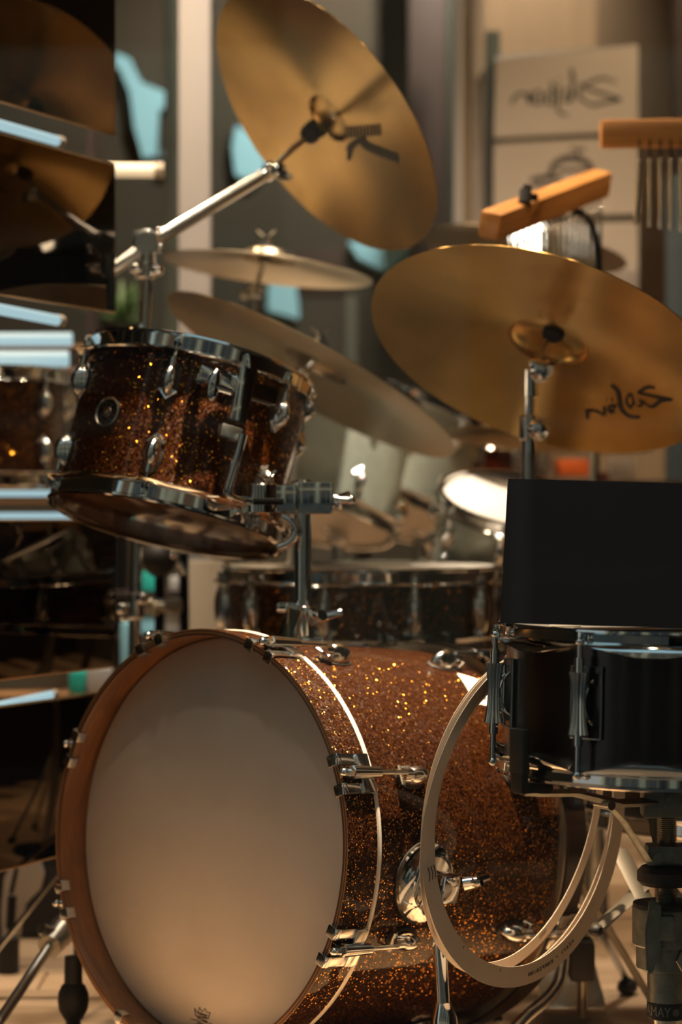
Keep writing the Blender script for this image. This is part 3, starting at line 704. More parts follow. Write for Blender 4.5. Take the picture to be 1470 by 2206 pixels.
# the black card standing on the snare
ca, cb_, = P(1078, 1342, 2.672), P(1545, 1356, 2.545); cd = (ca+cb_)/2
card = thing('display_card', 'blank black glossy card standing upright on the snare drum', 'sign', T(cd.x, cd.y, ZT+.0005))
ic = T(cd.x, cd.y, ZT+.0005).inverted(); ta, tb2 = P(1095, 1031, 2.672), P(1560, 1044, 2.545)
g = G(); q4 = [ic @ q for q in (ca, cb_, tb2, ta)]; off = Vector((0, .005, 0))
lo = [g.bm.verts.new(q) for q in q4]; hi2 = [g.bm.verts.new(q+off) for q in q4]; g.face(lo); g.face(hi2[::-1])
for i in range(4): g.face([lo[i], lo[(i+1) % 4], hi2[(i+1) % 4], hi2[i]])
part('panel', g, M['black_gloss'], card)
g = G(); g.box(.12, .05, .003, T(.03, .03, -.0035), .001); part('card_foot', g, M['black_satin'], card)

# snare stand
st = thing('snare_stand', 'grey and chrome snare stand column at the lower right edge', 'stand', T(SX, SY, 0))
zz = lambda py: H-(py-PY)/F*2.7
def cylz(name, r, y0, y1, mm, r2=None, bev=.001, seg=32):
    g = G(); g.cyl(r, zz(y1), zz(y0), seg, I4, r2=r2, bev=bev); return part(name, g, M[mm], st)
cylz('lower_tube', .0165, 2186, 2480, 'chrome_soft')
cylz('tube_collar', .0220, 2156, 2192, 'rubber')
cylz('upper_tube', .0218, 2084, 2157, 'cast')
g = G(); g.cyl(.0385, zz(2035), zz(1950), 36, I4, bev=.002); g.cyl(.034, zz(2088), zz(2030), 36, I4, bev=.003); g.box(.022, .03, .028, T(-.008, -.034, zz(1985)), .004); ch = part('height_clamp', g, M['cast'], st)
g = G(); g.cyl(.0375, zz(1953), zz(1944), 36, I4); part('clamp_cap', g, M['rubber'], ch)
g = G(); g.prism([(-.006, .034), (.006, .030), (.006, -.02), (-.004, -.048), (-.010, -.044), (-.012, 0)], -.005, .005, T(-.0185, -.045, zz(1990)) @ RX(90), .002); part('clamp_lever', g, M['cast'], ch)
g = G(); g.cyl(.013, 0, .004, 6, T(.018, -.0335, zz(2058)) @ RX(90), bev=.001); part('hex_bolt', g, M['nickel'], ch)
g = G(); g.lathe([(.0, zz(1948))]+[(.0105+(.0018 if k % 2 else 0), zz(1948)+k*.0011) for k in range(0, int((zz(1900)-zz(1948))/.0011))]+[(0, zz(1900))], 24); part('threaded_rod', g, M['nickel'], st)
cylz('hand_nut', .033, 1866, 1906, 'rubber', bev=.005)
g = G(); g.box(.046, .034, .022, T(0, 0, zz(1840)), .003); g.cyl(.006, 0, .004, 16, T(-.012, -.0165, zz(1843)) @ RX(90)); part('lower_block', g, M['cast'], st)
g = G(); g.lathe([(.0, zz(1826))]+[(.0095+(.0018 if k % 2 else 0), zz(1826)+k*.0011) for k in range(0, int((zz(1738)-zz(1826))/.0011))]+[(0, zz(1738))], 24); part('threaded_rod', g, M['nickel'], st)
g = G(); g.box(.056, .036, .034, T(0, 0, zz(1726)), .003); g.cyl(.005, 0, .004, 16, T(.0, -.0175, zz(1720)) @ RX(90)); part('basket_block', g, M['cast'], st)
arms = []
zlow = ZBt-.005
for k, a in enumerate((212, 332, 92)):
    m = RZ(a)
    g = G(); g.tube([(.02, 0, zz(1725)), (.07, 0, zz(1722)), (.13, 0, zz(1700)+.004), (.178, 0, ZBt-.012), (.197, 0, ZBt-.010)], [.012, .011, .010, .009, .008], 4, m, flat=.45); arm = part('basket_arm', g, M['cast'], st)
    g = G(); g.box(.011, .026, .050, m @ T(.2035, 0, ZBt+.034), .004); g.box(.042, .020, .010, m @ T(.186, 0, ZBt+.006-.012), .003); g.box(.010, .022, .03, m @ T(.2035, 0, ZBt+.004), .003); part('rubber_tip', g, M['rubber'], arm)
    g = G(); g.tube([(.085, 0, zz(1722)-.004), (.066, 0, zz(1760)), (.058, 0, zz(1780)), (.028, 0, zz(1850))], .007, 4, m @ RZ(4), flat=.3); part('strut', g, M['cast'], arm)
    g = G(); g.cyl(.0055, -.013, .013, 12, m @ T(.088, 0, zz(1722)) @ RX(90)); part('pivot_bolt', g, M['chrome_soft'], arm)
for a in (150, 270, 30):
    m = RZ(a)
    g = G(); g.tube([(.02, 0, zz(2186)-.05), (.24, 0, .02)], .010, 4, m, flat=.4); lg = part('leg', g, M['chrome_soft'], st)
    g = G(); g.ball(.018, .013, .013, m @ T(.245, 0, .013), 12, 8); part('rubber_foot', g, M['rubber'], lg)
tg_ = text_mesh('YAMAHA', .0150, None, True, spacing=1.0)
b = tg_.bm; xr = max(v.co.x for v in b.verts)
for v in b.verts: v.co.x = (v.co.x-xr)*.80+.0016
tq = G(); tq.lathe([(.0040, 0), (.0032, 0), (.0032, .0002), (.0040, .0002)], 20, T(.0078, 0, 0), True)
for q in (0, 60, 120): tq.box(.0062, .0008, .0004, T(.0078, 0, 0) @ RZ(q+30))
tg_.merge(tq.bm)
for v in b.verts:   # wrapped round the collar
    a = -pi/2+v.co.x/.0222; rr = .0222+v.co.z
    v.co = Vector((rr*cos(a), rr*sin(a), v.co.y+zz(2174)))
part('collar_lettering', tg_, M['cast'], st)

# ------------------------------------------------------------------ cymbals
def cym_prof(r, bow=.022, bell=.020, br=.055, t=.0012):
    """z=0 rim plane; rises to -z (away from the visible underside, which faces +z)"""
    h = []
    for i in range(15):
        q = i/14; rr = r-(r-br)*q; h.append((rr, -bow*(1-(rr/r)**2)))
    zb = h[-1][1]
    for i in range(1, 9):
        q = i/8; rr = br*cos(q*pi/2)+.006*q; h.append((rr, zb-.004*min(1, q*3)-bell*sin(q*pi/2)*.85))
    return h+[(a, b-t) for a, b in h[::-1]]
def cymbal(c, az, el, r, mm, label, bow=.022, bell=.020, br=.055, hub=True):
    m = frame(P(*c), az, el); t = thing('cymbal', label, 'cymbal', m)
    g = G(); g.lathe(cym_prof(r, bow, bell, br), 128, I4, True); part('plate', g, M[mm], t, ang=60)
    def surf(x, y, zo):
        Mi_ = m.inverted(); o = Mi_ @ Vector((0, 0, H)); d = Mi_.to_3x3() @ (P(x, y, 1)-Vector((0, 0, H))); z = 0
        for _ in range(6):
            p = o+d*((z-o.z)/d.z); rr = math.hypot(p.x, p.y); z = -bow*(1-min(1, rr/r)**2)
        return Vector((p.x, p.y, z+zo))
    return t, m, surf
rc, rm, rs = cymbal((698, 262.8, 3.616), -59.6, -36.5, .229, 'gold_dark', 'bronze cymbal tilted nearly upright, high above the rack tom', .010, .006, .040)
k_big = [([(752, 325), (760, 312), (775, 303), (790, 300)], [16, 15, 14, 12]), ([(752, 345), (756, 318)], [8, 14]), ([(782, 306), (800, 318), (855, 340)], [16, 18, 19]), ([(857, 332), (857, 356)], [4, 4])]
g = strokes(G(), k_big, rs)
part('print', g, M['ink'], rc)
g = strokes(G(), [([(746+k*7.2, 272-k*.6), (748+k*7.2, 298-k*.6)], [4.6, 4.6]) for k in range(11)], rs); part('print', g, M['ink'], rc)
cc, cm_, cs = cymbal((1172.8, 764.1, 3.379), -36, -58.4, .254, 'gold', 'large golden cymbal with black mirrored script, above the black card', .022, .020, .058)
zl_ = [  # mirrored script: Zildjian
    ([(1412, 836), (1395, 834), (1375, 846)], [3, 6, 5]), ([(1375, 846), (1420, 856), (1450, 861)], [4, 5, 4]), ([(1450, 861), (1425, 863), (1410, 874), (1398, 874), (1385, 862)], [4, 7, 6, 3, 3]),
    ([(1378, 860), (1385, 872), (1374, 874)], [4, 4, 3]), ([(1360, 848), (1368, 872)], [4, 3]), ([(1357, 847), (1350, 864), (1360, 878), (1364, 866)], [4, 4, 4, 3]),
    ([(1318, 829), (1332, 842), (1337, 870), (1342, 885), (1358, 897), (1380, 898)], [3, 7, 8, 6, 5, 5]),
    ([(1330, 872), (1318, 884), (1312, 886)], [4, 4, 3]), ([(1305, 861), (1308, 862)], [4, 4]), ([(1318, 860), (1321, 861)], [4, 4]),
    ([(1325, 872), (1312, 876), (1316, 888), (1326, 886)], [4, 4, 4, 3]), ([(1302, 875), (1304, 890), (1298, 892), (1288, 886), (1280, 884)], [5, 6, 4, 4, 4]), ([(1280, 884), (1270, 884)], [4, 5]), ([(1266, 882), (1267, 902)], [6, 7])]
zl_ = [(a, [q*1.3 for q in b]) for a, b in zl_]
g = strokes(G(), zl_, cs); part('print', g, M['ink'], cc)
mc, mm_, ms = cymbal((669, 811.5, 3.771), -72.2, -60.6, .254, 'gold_pale', 'wide pale cymbal sloping down behind the rack tom', .02, .02)
hc, hm_, hs = cymbal((576, 582, 4.05), -70, -83, .178, 'gold_pale', 'small pale cymbal lying almost flat, in front of the white column', .018, .018, .045)
bc, bm2, bs = cymbal((1125, 540, 4.6), -60, -80, .200, 'gold_pale', 'pale cymbal seen edge on behind the slanted chime bar', .016, .015)
dc, dm2, ds = cymbal((1175, 950, 4.2), -50, -84, .19, 'gold_dark', 'dark bronze cymbal seen edge on just below the golden one', .016, .015)
# stands
def stand(name, label, pts, r, mm, m0, legs=True, group=None, legr=.24):
    base = P(*pts[-1]) if not isinstance(pts[-1], Vector) else pts[-1]
    t = thing(name, label, 'stand', T(base.x, base.y, 0), group); hi_ = T(-base.x, -base.y, 0)
    q = [hi_ @ (P(*p) if not isinstance(p, Vector) else p) for p in pts]
    g = G(); g.tube(q, r, 18); part('pole', g, M[mm], t)
    if legs:
        for a in legs if isinstance(legs, (list, tuple)) else (30, 150, 270):
            g = G(); g.tube([Vector((.012*cos(R(a)), .012*sin(R(a)), .30)), Vector((legr*cos(R(a)), legr*sin(R(a)), .018))], .009, 4, flat=.45); lg = part('leg', g, M['chrome_soft'], t)
            g = G(); g.ball(.02, .014, .013, RZ(a) @ T(legr, 0, .013), 12, 8); part('rubber_foot', g, M['rubber'], lg)
    return t, hi_
# stand of the golden cymbal
tA, hA = stand('cymbal_stand', 'slim chrome stand carrying the golden cymbal', [(1142, 800, 3.40), (1139, 1030, 3.40), Vector((P(1139, 1030, 3.40).x, 3.40, .25))], .0078, 'chrome', None, legs=(48, 150, -42))
e = lambda *q: hA @ P(*q)
g = G(); g.cyl(.011, -.03, .012, 20, hA @ zalong(P(1143, 812, 3.40), P(1142, 700, 3.40)), bev=.002); g.ball(.017, .013, .018, T(*e(1165, 797, 3.39)), 16, 10); g.tube([e(1172, 812, 3.38), e(1185, 800, 3.375), e(1188, 785, 3.37)], [.006, .006, .005], 10); g.ball(.010, .010, .010, T(*e(1152, 785, 3.39)), 12, 8); part('tilter', g, M['chrome'], tA)
g = G(); g.tube([e(1156, 785, 3.39), e(1184, 725, 3.41), e(1200, 690, 3.42)], .0045, 10); part('tilter_rod', g, M['nickel'], tA)
g = G(); g.cyl(.0155, -.012, .018, 20, hA @ zalong(P(1194, 712, 3.405), P(1203, 680, 3.42)), bev=.003); part('felt_sleeve', g, M['felt'], tA)
g = G(); g.cyl(.014, -.018, .018, 20, T(*e(1140, 922, 3.40)), bev=.003); g.ball(.016, .012, .016, T(*e(1160, 925, 3.385)), 16, 10); g.tube([e(1160, 915, 3.385), e(1172, 905, 3.38)], [.006, .005], 10); g.cyl(.0105, -.036, -.018, 20, T(*e(1140, 922, 3.40))); part('height_clamp', g, M['chrome'], tA)
g = G(); g.cyl(.0105, .2, e(1139, 975, 3.4).z-.0, 20, T(*[*e(1139, 975, 3.4).xy, 0])); part('lower_pole', g, M['chrome_soft'], tA)
# boom stand of the upper cymbal
tB, hB = stand('boom_stand', 'chrome boom stand whose long arm reaches up to the tilted upper cymbal', [(318, 545, 3.60), (312, 720, 3.60), (292, 1240, 3.60), Vector((P(284, 1500, 3.60).x, 3.60, .28))], .0088, 'chrome', None, legs=(70, 190, 310))
e = lambda *q: hB @ P(*q)
g = G(); g.tube([e(180, 625, 3.58), e(330, 520, 3.60), e(578, 372, 3.64)], .0104, 20); part('boom_arm', g, M['chrome_soft'], tB)
g = G(); g.cyl(.020, -.016, .016, 24, hB @ zalong(P(316, 522, 3.60), P(316, 522, 3.0)), bev=.003); g.box(.034, .03, .028, T(*e(312, 518, 3.61)), .004); g.cyl(.014, -.03, 0, 20, T(*e(316, 540, 3.60)), bev=.002)
for dx, dy in ((22, -26), (-12, -22), (24, 20), (30, 8)): g.ball(.0042, .0042, .0042, T(*e(328+dx*.6, 522+dy, 3.585)), 10, 8)
part('boom_clamp', g, M['chrome_soft'], tB)
g = G(); g.cyl(.016, -.015, .012, 20, T(*e(314, 580, 3.60)), bev=.003); g.ball(.012, .010, .010, T(*e(338, 582, 3.59)), 12, 8); g.ball(.010, .010, .010, T(*e(293, 578, 3.59)), 12, 8); part('height_clamp', g, M['chrome'], tB)
g = G(); g.tube([e(570, 378, 3.64), e(590, 366, 3.64)], [.013, .012], 16); g.ball(.013, .012, .013, T(*e(600, 368, 3.63)), 14, 10); g.tube([e(604, 380, 3.625), e(622, 384, 3.62), e(628, 378, 3.62)], [.007, .006, .005], 10); g.tube([e(600, 362, 3.63), e(612, 372, 3.62)], .009, 10); g.ball(.008, .008, .008, T(*e(581, 358, 3.63)), 12, 8); part('tilter', g, M['chrome'], tB)
g = G(); g.tube([e(590, 358, 3.64), e(630, 322, 3.655), e(668, 290, 3.67)], .0045, 10); part('tilter_rod', g, M['nickel'], tB)
g = G(); g.cyl(.0155, -.010, .016, 20, hB @ zalong(P(670, 287, 3.665), P(685, 270, 3.69)), bev=.004); part('felt_sleeve', g, M['felt'], tB)
g = G(); g.cyl(.0135, -.02, .02, 20, T(*e(291, 1305, 3.60)), bev=.003); g.ball(.010, .010, .010, T(*e(264, 1312, 3.59)), 12, 8); g.ball(.008, .008, .008, T(*e(268, 1328, 3.59)), 12, 8); g.ball(.010, .010, .010, T(*e(306, 1290, 3.59)), 12, 8); part('collar_clamp', g, M['chrome'], tB)
# stands of mid, small and back cymbals
def simple_cym_stand(label, top, knee, foot, wingn=True):
    t, h_ = stand('cymbal_stand', label, [knee, foot, Vector((P(*foot).x, foot[2], .25))], .009, 'chrome_soft', None, legr=.15)
    e = lambda *q: h_ @ P(*q)
    g = G(); g.tube([e(*knee), e(*top)], .0045, 10); g.ball(.013, .011, .013, T(*e(*knee)), 14, 10); g.ball(.009, .009, .007, T(*e(knee[0]-22, knee[1]+6, knee[2])), 12, 8); part('tilter', g, M['chrome'], t)
    g = G(); k = P(*top); g.cyl(.012, -.016, .012, 18, h_ @ T(*k), bev=.003); part('felt_sleeve', g, M['felt'], t)
    if wingn:
        g = G(); wing(g, h_ @ T(k.x, k.y, k.z+.018), .8); g.cyl(.008, .0, .018, 14, h_ @ T(*k)); part('wing_nut', g, M['chrome'], t)
    return t
simple_cym_stand('chrome stand under the small flat cymbal', (574, 540, 4.05), (548, 632, 4.05), (540, 900, 4.05))
simple_cym_stand('chrome stand half hidden behind the rack tom and the wide pale cymbal', (690, 752, 3.79), (650, 800, 3.82), (628, 1000, 3.90))
simple_cym_stand('chrome stand behind the slanted chime bar', (1130, 530, 4.6), (1135, 600, 4.6), (1135, 900, 4.6))
simple_cym_stand('black stand pole between the golden cymbal and the black card', (1278, 930, 4.2), (1280, 960, 4.2), (1282, 1100, 4.2), False)

# ------------------------------------------------------------------ bar chimes
def chimes(label, a, b, d0, d1, hgt, dep, n, top_off, lens, t0, t1, clip=False, roll=0):
    A, Bv = P(*a, d0), P(*b, d1); c = (A+Bv)/2; ln = (Bv-A).length
    x = (Bv-A).normalized(); y_ = Vector((0, 0, 1)).cross(x).normalized(); z = x.cross(y_)
    m = Matrix((x, y_, z)).transposed().to_4x4(); m.translation = c
    t = thing('bar_chimes', label, 'chimes', m); mi = m.inverted()
    g = G(); g.box(ln, dep, hgt, RX(roll), .007); part('wooden_bar', g, M['chimewood'], t)
    for i in range(n):
        q = t0+(t1-t0)*i/(n-1) if n > 1 else t0
        p0 = m @ Vector((ln*(q-.5), -dep/2-.004 if not clip else 0, -hgt*.25 if not clip else -hgt*.5))
        l = lens[0]+(lens[1]-lens[0])*i/max(1, n-1); pt0 = p0+Vector((0, 0, -top_off))
        sway = Vector((-.006 if i == 0 and not clip else random.uniform(-.0015, .0015), 0, 0))
        g = G(); g.tube([mi @ pt0, mi @ (pt0+Vector((0, 0, -l))+sway)], .0033, 12); g.ball(.0042, .0042, .0030, mi @ T(*pt0), 10, 6); r_ = part('chime_rod', g, M['chrome'], t)
        g = G(); g.tube([mi @ p0, mi @ (pt0+Vector((0, 0, .002)))], .0013, 6); part('cord', g, M['black_metal'], r_)
    return t, m
c1, cm1 = chimes('slanted light wooden chime bar with a black clamp, above the golden cymbal', (1054, 487), (1297, 393), 3.62, 4.0, .043, .036, 17, .020, (.115, .10), .12, .97, True, 14)
mi = cm1.inverted()
g = G(); g.box(.014, .014, .048, mi @ T(*P(1128, 430, 3.70)) @ RY(18), .004); g.box(.026, .014, .012, mi @ T(*P(1142, 425, 3.70)), .004); g.tube([mi @ P(1118, 445, 3.69), mi @ P(1116, 462, 3.69)], .0045, 8); g.tube([mi @ P(1133, 412, 3.7), mi @ P(1130, 440, 3.69)], .010, 10); part('clamp', g, M['felt'], c1)
g = G(); g.tube([mi @ P(1232, 452, 3.93), mi @ P(1262, 462, 3.93), mi @ P(1282, 500, 3.93), mi @ P(1290, 560, 3.93), mi @ P(1292, 640, 3.93)], .0062, 12, smooth=2); part('support_arm', g, M['black_metal'], c1)
c2_, cm2 = chimes('level light wooden chime bar with hanging rods at the upper right edge', (1293, 289), (1640, 286), 3.75, 3.75, .043, .030, 12, .032, (.100, .135), .235, .95)
g = G(); mi2 = cm2.inverted(); g.cyl(.012, -P(1490, 300, 3.80).z+.0, .0, 16, mi2 @ T(*P(1490, 300, 3.80))); part('stand_pole', g, M['blue_post'], c2_)
# glowing white blob in a metal cone under the slanted bar
lp = P(1140, 508, 4.05)
lt = thing('glow_blob', 'small bright white blob glowing under the slanted chime bar', 'lamp', zalong(lp, Vector((lp.x-.12, lp.y-.8, lp.z-.05))))
g = G(); g.lathe([(.0, -.05), (.012, -.05), (.02, -.03), (.036, .0), (.034, .0), (.018, -.028), (0, -.034)], 28); part('metal_cone', g, M['chrome_soft'], lt)
g = G(); g.ball(.027, .030, .012, I4, 16, 8); g.ball(.007, .007, .007, T(.013, -.030, 0), 12, 8); part('glow_face', g, M['white_glow'], lt)
g = G(); il = lt.matrix_world.inverted() if False else zalong(lp, Vector((lp.x-.12, lp.y-.8, lp.z-.05))).inverted(); g.tube([Vector((0, 0, -.05)), il @ Vector((lp.x, lp.y+.06, lp.z-.05)), il @ Vector((lp.x, lp.y+.06, 0))], .006, 8); part('blob_stand', g, M['black_metal'], lt)

# ------------------------------------------------------------------ mirror panels and light tubes at the left
du = Vector((.4, .917, 0)).normalized()
pe = P(245, 1103, 3.55)
def mirror(label, ztop, zbot, group='amber mirror panels'):
    t = thing('mirror_panel', label, 'mirror', T(pe.x, pe.y, (ztop+zbot)/2) @ RZ(math.degrees(math.atan2(du.y, du.x))), group)
    hgt = ztop-zbot
    g = G(); g.box(.80, .006, hgt, T(-.40, 0, 0), .001); part('glass', g, M['mirror'], t)
    g = G(); g.tube([(-.8, 0, hgt/2), (0, 0, hgt/2), (0, 0, -hgt/2), (-.8, 0, -hgt/2)], .0028, 6); part('edge_strip', g, M['mirror_edge'], t)
    g = G(); g.cyl(.010, -.012, -.002, 16, T(-.6, .002, hgt/2-.02) @ RX(90)); part('fixing', g, M['nickel'], t)
    return t
z_ = lambda py: H-(py-PY)/F*3.55
mirror('dark amber mirror panel, topmost at the left edge', z_(290)+.45, z_(290))
mirror('dark amber mirror panel below the topmost one, beside the boom arm', z_(357), z_(672))
mirror('dark amber mirror panel level with the gap between rack tom and bass drum', z_(1122), z_(1434))
mirror('dark amber mirror panel behind the left side of the wooden hoop', z_(1490), z_(1812))
def light_tube(label, pts, r, mm='tube', cap=True):
    t = thing('light_tube', label, 'lamp', T(*P(*pts[0])), 'glowing tubes behind the mirror panels'); h_ = T(*P(*pts[0])).inverted()
    a, b = h_ @ P(*pts[0]), h_ @ P(*pts[1])
    g = G(); g.tube([a, b], r, 14); part('tube', g, M[mm], t)
    if cap:
        d = (b-a).normalized(); g = G(); g.tube([b-d*.004, b+d*.012], r*1.15, 14); part('end_cap', g, M['cap'], t)
    return t
light_tube('cool white light tube between the two upper mirror panels', [(-60, 252, 3.33), (124, 304, 3.60)], .0075)
light_tube('cool white light tube just below the second mirror panel', [(-60, 655, 3.33), (124, 690, 3.60)], .0080)
light_tube('cool white light tube sloping up just above the lowest mirror panel', [(-60, 1532, 3.33), (112, 1496, 3.60)], .0060)
light_tube('warm glowing bar sticking out right of the second mirror panel', [(190, 366, 4.345), (338, 367, 4.345)], .0122, 'tube_warm')
light_tube('wide pale blue light bar above the amber drum at the left edge', [(-60, 731, 4.25), (155, 731, 4.25)], .012, 'tube', False)
light_tube('wide pale blue light bar just over the rim of the left amber drum', [(-60, 773, 4.2), (148, 773, 4.2)], .014, 'tube', False)
light_tube('thin pale blue light bar under the left amber drum', [(-60, 1063, 4.0), (118, 1063, 4.0)], .0055, 'tube', False)
light_tube('thin white light bar touching the lower left of the rack tom', [(-60, 1111, 4.0), (160, 1111, 4.0)], .0055, 'tube', False)
sh = thing('display_shelf', 'dark display shelf rack behind the mirror panels', 'shelf', T(P(-60, 900, 4.3).x, 4.36, 0))
g = G()
for py in (745, 795, 1080, 1128): g.box(.30, .12, .006, T(.06, 0, P(0, py, 4.3).z))
g.box(.38, .16, .006, T(.10, -.02, P(0, 1494, 4.3).z-.003))
part('shelf_board', g, M['ply_light'], sh)
g = G()
for x in (-.09, .205): g.box(.012, .12, 1.4, T(x, .04, .7))
part('upright', g, M['wall_dark'], sh)

# ------------------------------------------------------------------ background drums
def drum(name, label, c, az, el, r, ln, mm, headmat='head_white', n=8, a0=0, lugs='pair', legs=None, group=None, hm='chrome', vis_head=None):
    """c = centre of the near/visible end given in pixels; axis runs to -n"""
    m = frame(P(*c) if not isinstance(c, Vector) else c, az, el); t = thing(name, label, 'drum', m, group)
    shell(t, r, -.012, -ln+.012, M[mm], 72)
    hoop(t, r+.005, 0, 1, n, a0, .024, 96, material=M[hm]); hoop(t, r+.005, -ln, -1, n, a0, .024, 96, material=M[hm])
    head(t, r+.003, -.005, M[vis_head or headmat], 1, 64); head(t, r+.003, -ln+.005, M[headmat], -1, 64)
    for i in range(n):
        a = a0+360/n*i
        if lugs == 'pair':
            lug_at(t, r, a, -.058, 1, rodlen=.026, gas=False); lug_at(t, r, a, -ln+.058, -1, rodlen=.026, gas=False)
        else:
            o = link('lug', LUG, t, RZ(a) @ T(r, 0, -ln/2) @ Matrix.Diagonal((1, 1.25, 1.9, 1)))
            g = G(); g.tube([(.012, 0, -ln/2+.01), (.012, 0, ln/2-.01)], .003, 8); part('tension_rod', g, M['chrome'], t, RZ(a) @ T(r, 0, -ln/2))
    return t
# amber snare behind the bass drum: open (top) end faces up
bs_ = drum('snare_drum', 'amber sparkle snare drum with chrome hoops, just behind the bass drum', Vector((P(778, 1215, 3.75).x, 3.75, H-(1218-PY)/F*3.75)), 0, 89.3, .207, .128, 'amber_far', n=10, a0=-106+1, lugs='long')
g = G(); g.box(.016, .09, .014, T(.010, 0, 0), .003); g.box(.012, .022, .022, T(.006, -.052, 0), .003); g.box(.012, .022, .022, T(.006, .052, 0), .003); part('strainer', g, M['chrome'], bs_, RZ(-68) @ T(.207, 0, -.102))
# left amber drum
drum('floor_tom', 'amber sparkle drum at the left edge, between the pale blue light bars', Vector((P(-38, 800, 4.0).x-.02, 4.02, P(0, 795, 4.0).z)), 0, 90-.2, .152, .195, 'amber_far', n=8, a0=-90+11)
# silver green toms
ct = [P(640, 1128, 3.98), P(812, 1105, 4.35)]
sv1 = drum('rack_tom', 'pale green silver tom behind the holder clamp, under the wide pale cymbal', (640, 1122, 4.25), -45, -72, .166, .245, 'silver_sparkle', n=6, a0=12, vis_head='head_white')
sv2 = drum('rack_tom', 'pale green silver tom, right of and behind the other one', (800, 1105, 4.66), -52, -68, .162, .215, 'silver_sparkle', n=6, a0=-5, vis_head='head_white')
sv3 = drum('floor_tom', 'pale green silver drum with its white head tipped forward, left of the black card', (1120, 1072, 4.0), 22, 68, .125, .17, 'silver_sparkle', n=8, a0=-80, vis_head='head_white')
drum('rack_tom', 'dark red drum far behind the golden cymbal stand', (1095, 930, 4.9), 10, 80, .07, .10, 'red', n=6, a0=-90)
ft = drum('floor_tom', 'dark amber floor tom with chrome hoops behind the snare stand', Vector((P(1580, 1500, 3.36).x, 3.36, .70)), 0, 90-.2, .200, .415, 'black_satin', n=8, a0=-90+9)
imf = frame(Vector((P(1580, 1500, 3.36).x, 3.36, .70)), 0, 89.8).inverted()
g = G(); g.tube([imf @ P(1262, 1800, 3.3), imf @ P(1216, 1900, 3.22), imf @ P(1214, 2085, 3.2), imf @ P(1196, 2140, 3.18), imf @ P(1115, 2204, 3.12), imf @ Vector((P(1060, 2204, 3.1).x, 3.08, .012))], .0085, 14, smooth=2); part('leg', g, M['chrome_soft'], ft)
for a in (30, 150):
    g = G(); g.tube([Vector((.21*cos(R(a)), .21*sin(R(a)), -.30)), Vector((.225*cos(R(a)), .225*sin(R(a)), -.675))], .0075, 12); part('leg', g, M['chrome_soft'], ft)
# supports for the hanging silver drums
for lab, q in (('chrome tube stand under the left silver tom', (728, 1160, 4.28)), ('chrome tube stand under the right silver tom', (905, 1140, 4.72)), ('chrome tube stand under the tipped silver drum', (1085, 1190, 4.05))):
    b0 = P(*q); t = thing('drum_stand', lab, 'stand', T(b0.x, b0.y, 0), 'chrome tube stands behind')
    g = G(); g.cyl(.0125, .01, b0.z, 18); part('pole', g, M['chrome_soft'], t)
    g = G(); g.tube([(0, 0, b0.z), (-.03, .0, b0.z+.035)], .011, 12); g.ball(.018, .018, .018, T(0, 0, b0.z), 14, 10); part('clamp', g, M['chrome'], t)
    g = G(); g.cyl(.10, 0, .012, 24); part('base', g, M['black_metal'], t)

# ------------------------------------------------------------------ boxes and clutter between the stands
def cbox(label, x0, x1, y0, y1, d, mm, cat='box', group='small cartons at the back', th=.05, name='carton'):
    a, b = P(x0, y1, d), P(x1, y0, d); cen = (a+b)/2
    g = G(); g.box(b.x-a.x, th, b.z-a.z, I4, .002); return link(name, g.mesh(name, M[mm]), None, T(*cen), label=label, cat=cat, group=group)
tr_ = thing('display_rack', 'dark low rack holding small cartons between the mirror panel and the snare', 'shelf', T(P(330, 1300, 4.5).x, 4.52, 0))
g = G()
for py in (1275, 1366, 1470): g.box(.27, .12, .010, T(-.0, 0, P(0, py, 4.5).z-.005), .001)
part('shelf_board', g, M['wall_dark'], tr_)
g = G()
for x in (-.13, .125): g.box(.010, .12, .62, T(x, 0, .31), .001)
part('upright', g, M['green_post'], tr_)
cbox('turquoise carton on the low rack, left of the black pole', 308, 336, 1232, 1273, 4.5, 'teal')
cbox('pale turquoise carton on the low rack, under the rack tom', 368, 392, 1242, 1273, 4.5, 'grey_box')
cbox('narrow pale blue carton on the low rack beside the pale turquoise one', 393, 404, 1212, 1273, 4.5, 'cyan')
cbox('small white carton on the lower rack shelf', 358, 388, 1322, 1362, 4.5, 'grey_box')
cbox('small pale blue carton on the lower rack shelf', 305, 342, 1326, 1364, 4.5, 'cyan')
cbox('turquoise carton low behind the left mirror panels', 152, 186, 1446, 1493, 4.3, 'teal')
cbox('pale blue carton beside the chrome boom stand tube', 262, 290, 1340, 1493, 4.3, 'cyan')
cbox('light grey carton just outside the upper left of the wooden hoop', 190, 240, 1438, 1493, 4.3, 'grey_box')
wb = cbox('tall white carton standing between the rack tom and the amber snare', 408, 489, 1208, 1968, 4.3, 'paper', th=.06)
cbox('cream carton between the silver drums', 922, 976, 1027, 1092, 4.95, 'cream')
cbox('orange carton below the dark cymbal', 1196, 1268, 990, 1026, 4.9, 'orange')
cbox('small dark red carton beside the orange one', 1278, 1310, 1018, 1034, 4.9, 'red')
for i, (lab, x0, x1, y0, y1, d) in enumerate((('white carton behind the black pole, right of the orange one', 1312, 1366, 985, 1030, 5.0),)): cbox(lab, x0, x1, y0, y1, d, 'board')
sh2 = thing('display_table', 'dark display table carrying the far cartons and drums', 'table', T(P(1150, 1100, 4.95).x, 4.95, 0))
zt = P(0, 1034, 4.9).z
g = G(); g.box(.75, .35, .02, T(0, 0, zt-.012), .003); part('table_top', g, M['wall_dark'], sh2)
g = G(); g.box(.75, .30, .012, T(0, 0, P(0, 1092, 4.95).z-.0065), .002); part('lower_shelf', g, M['wall_dark'], sh2)
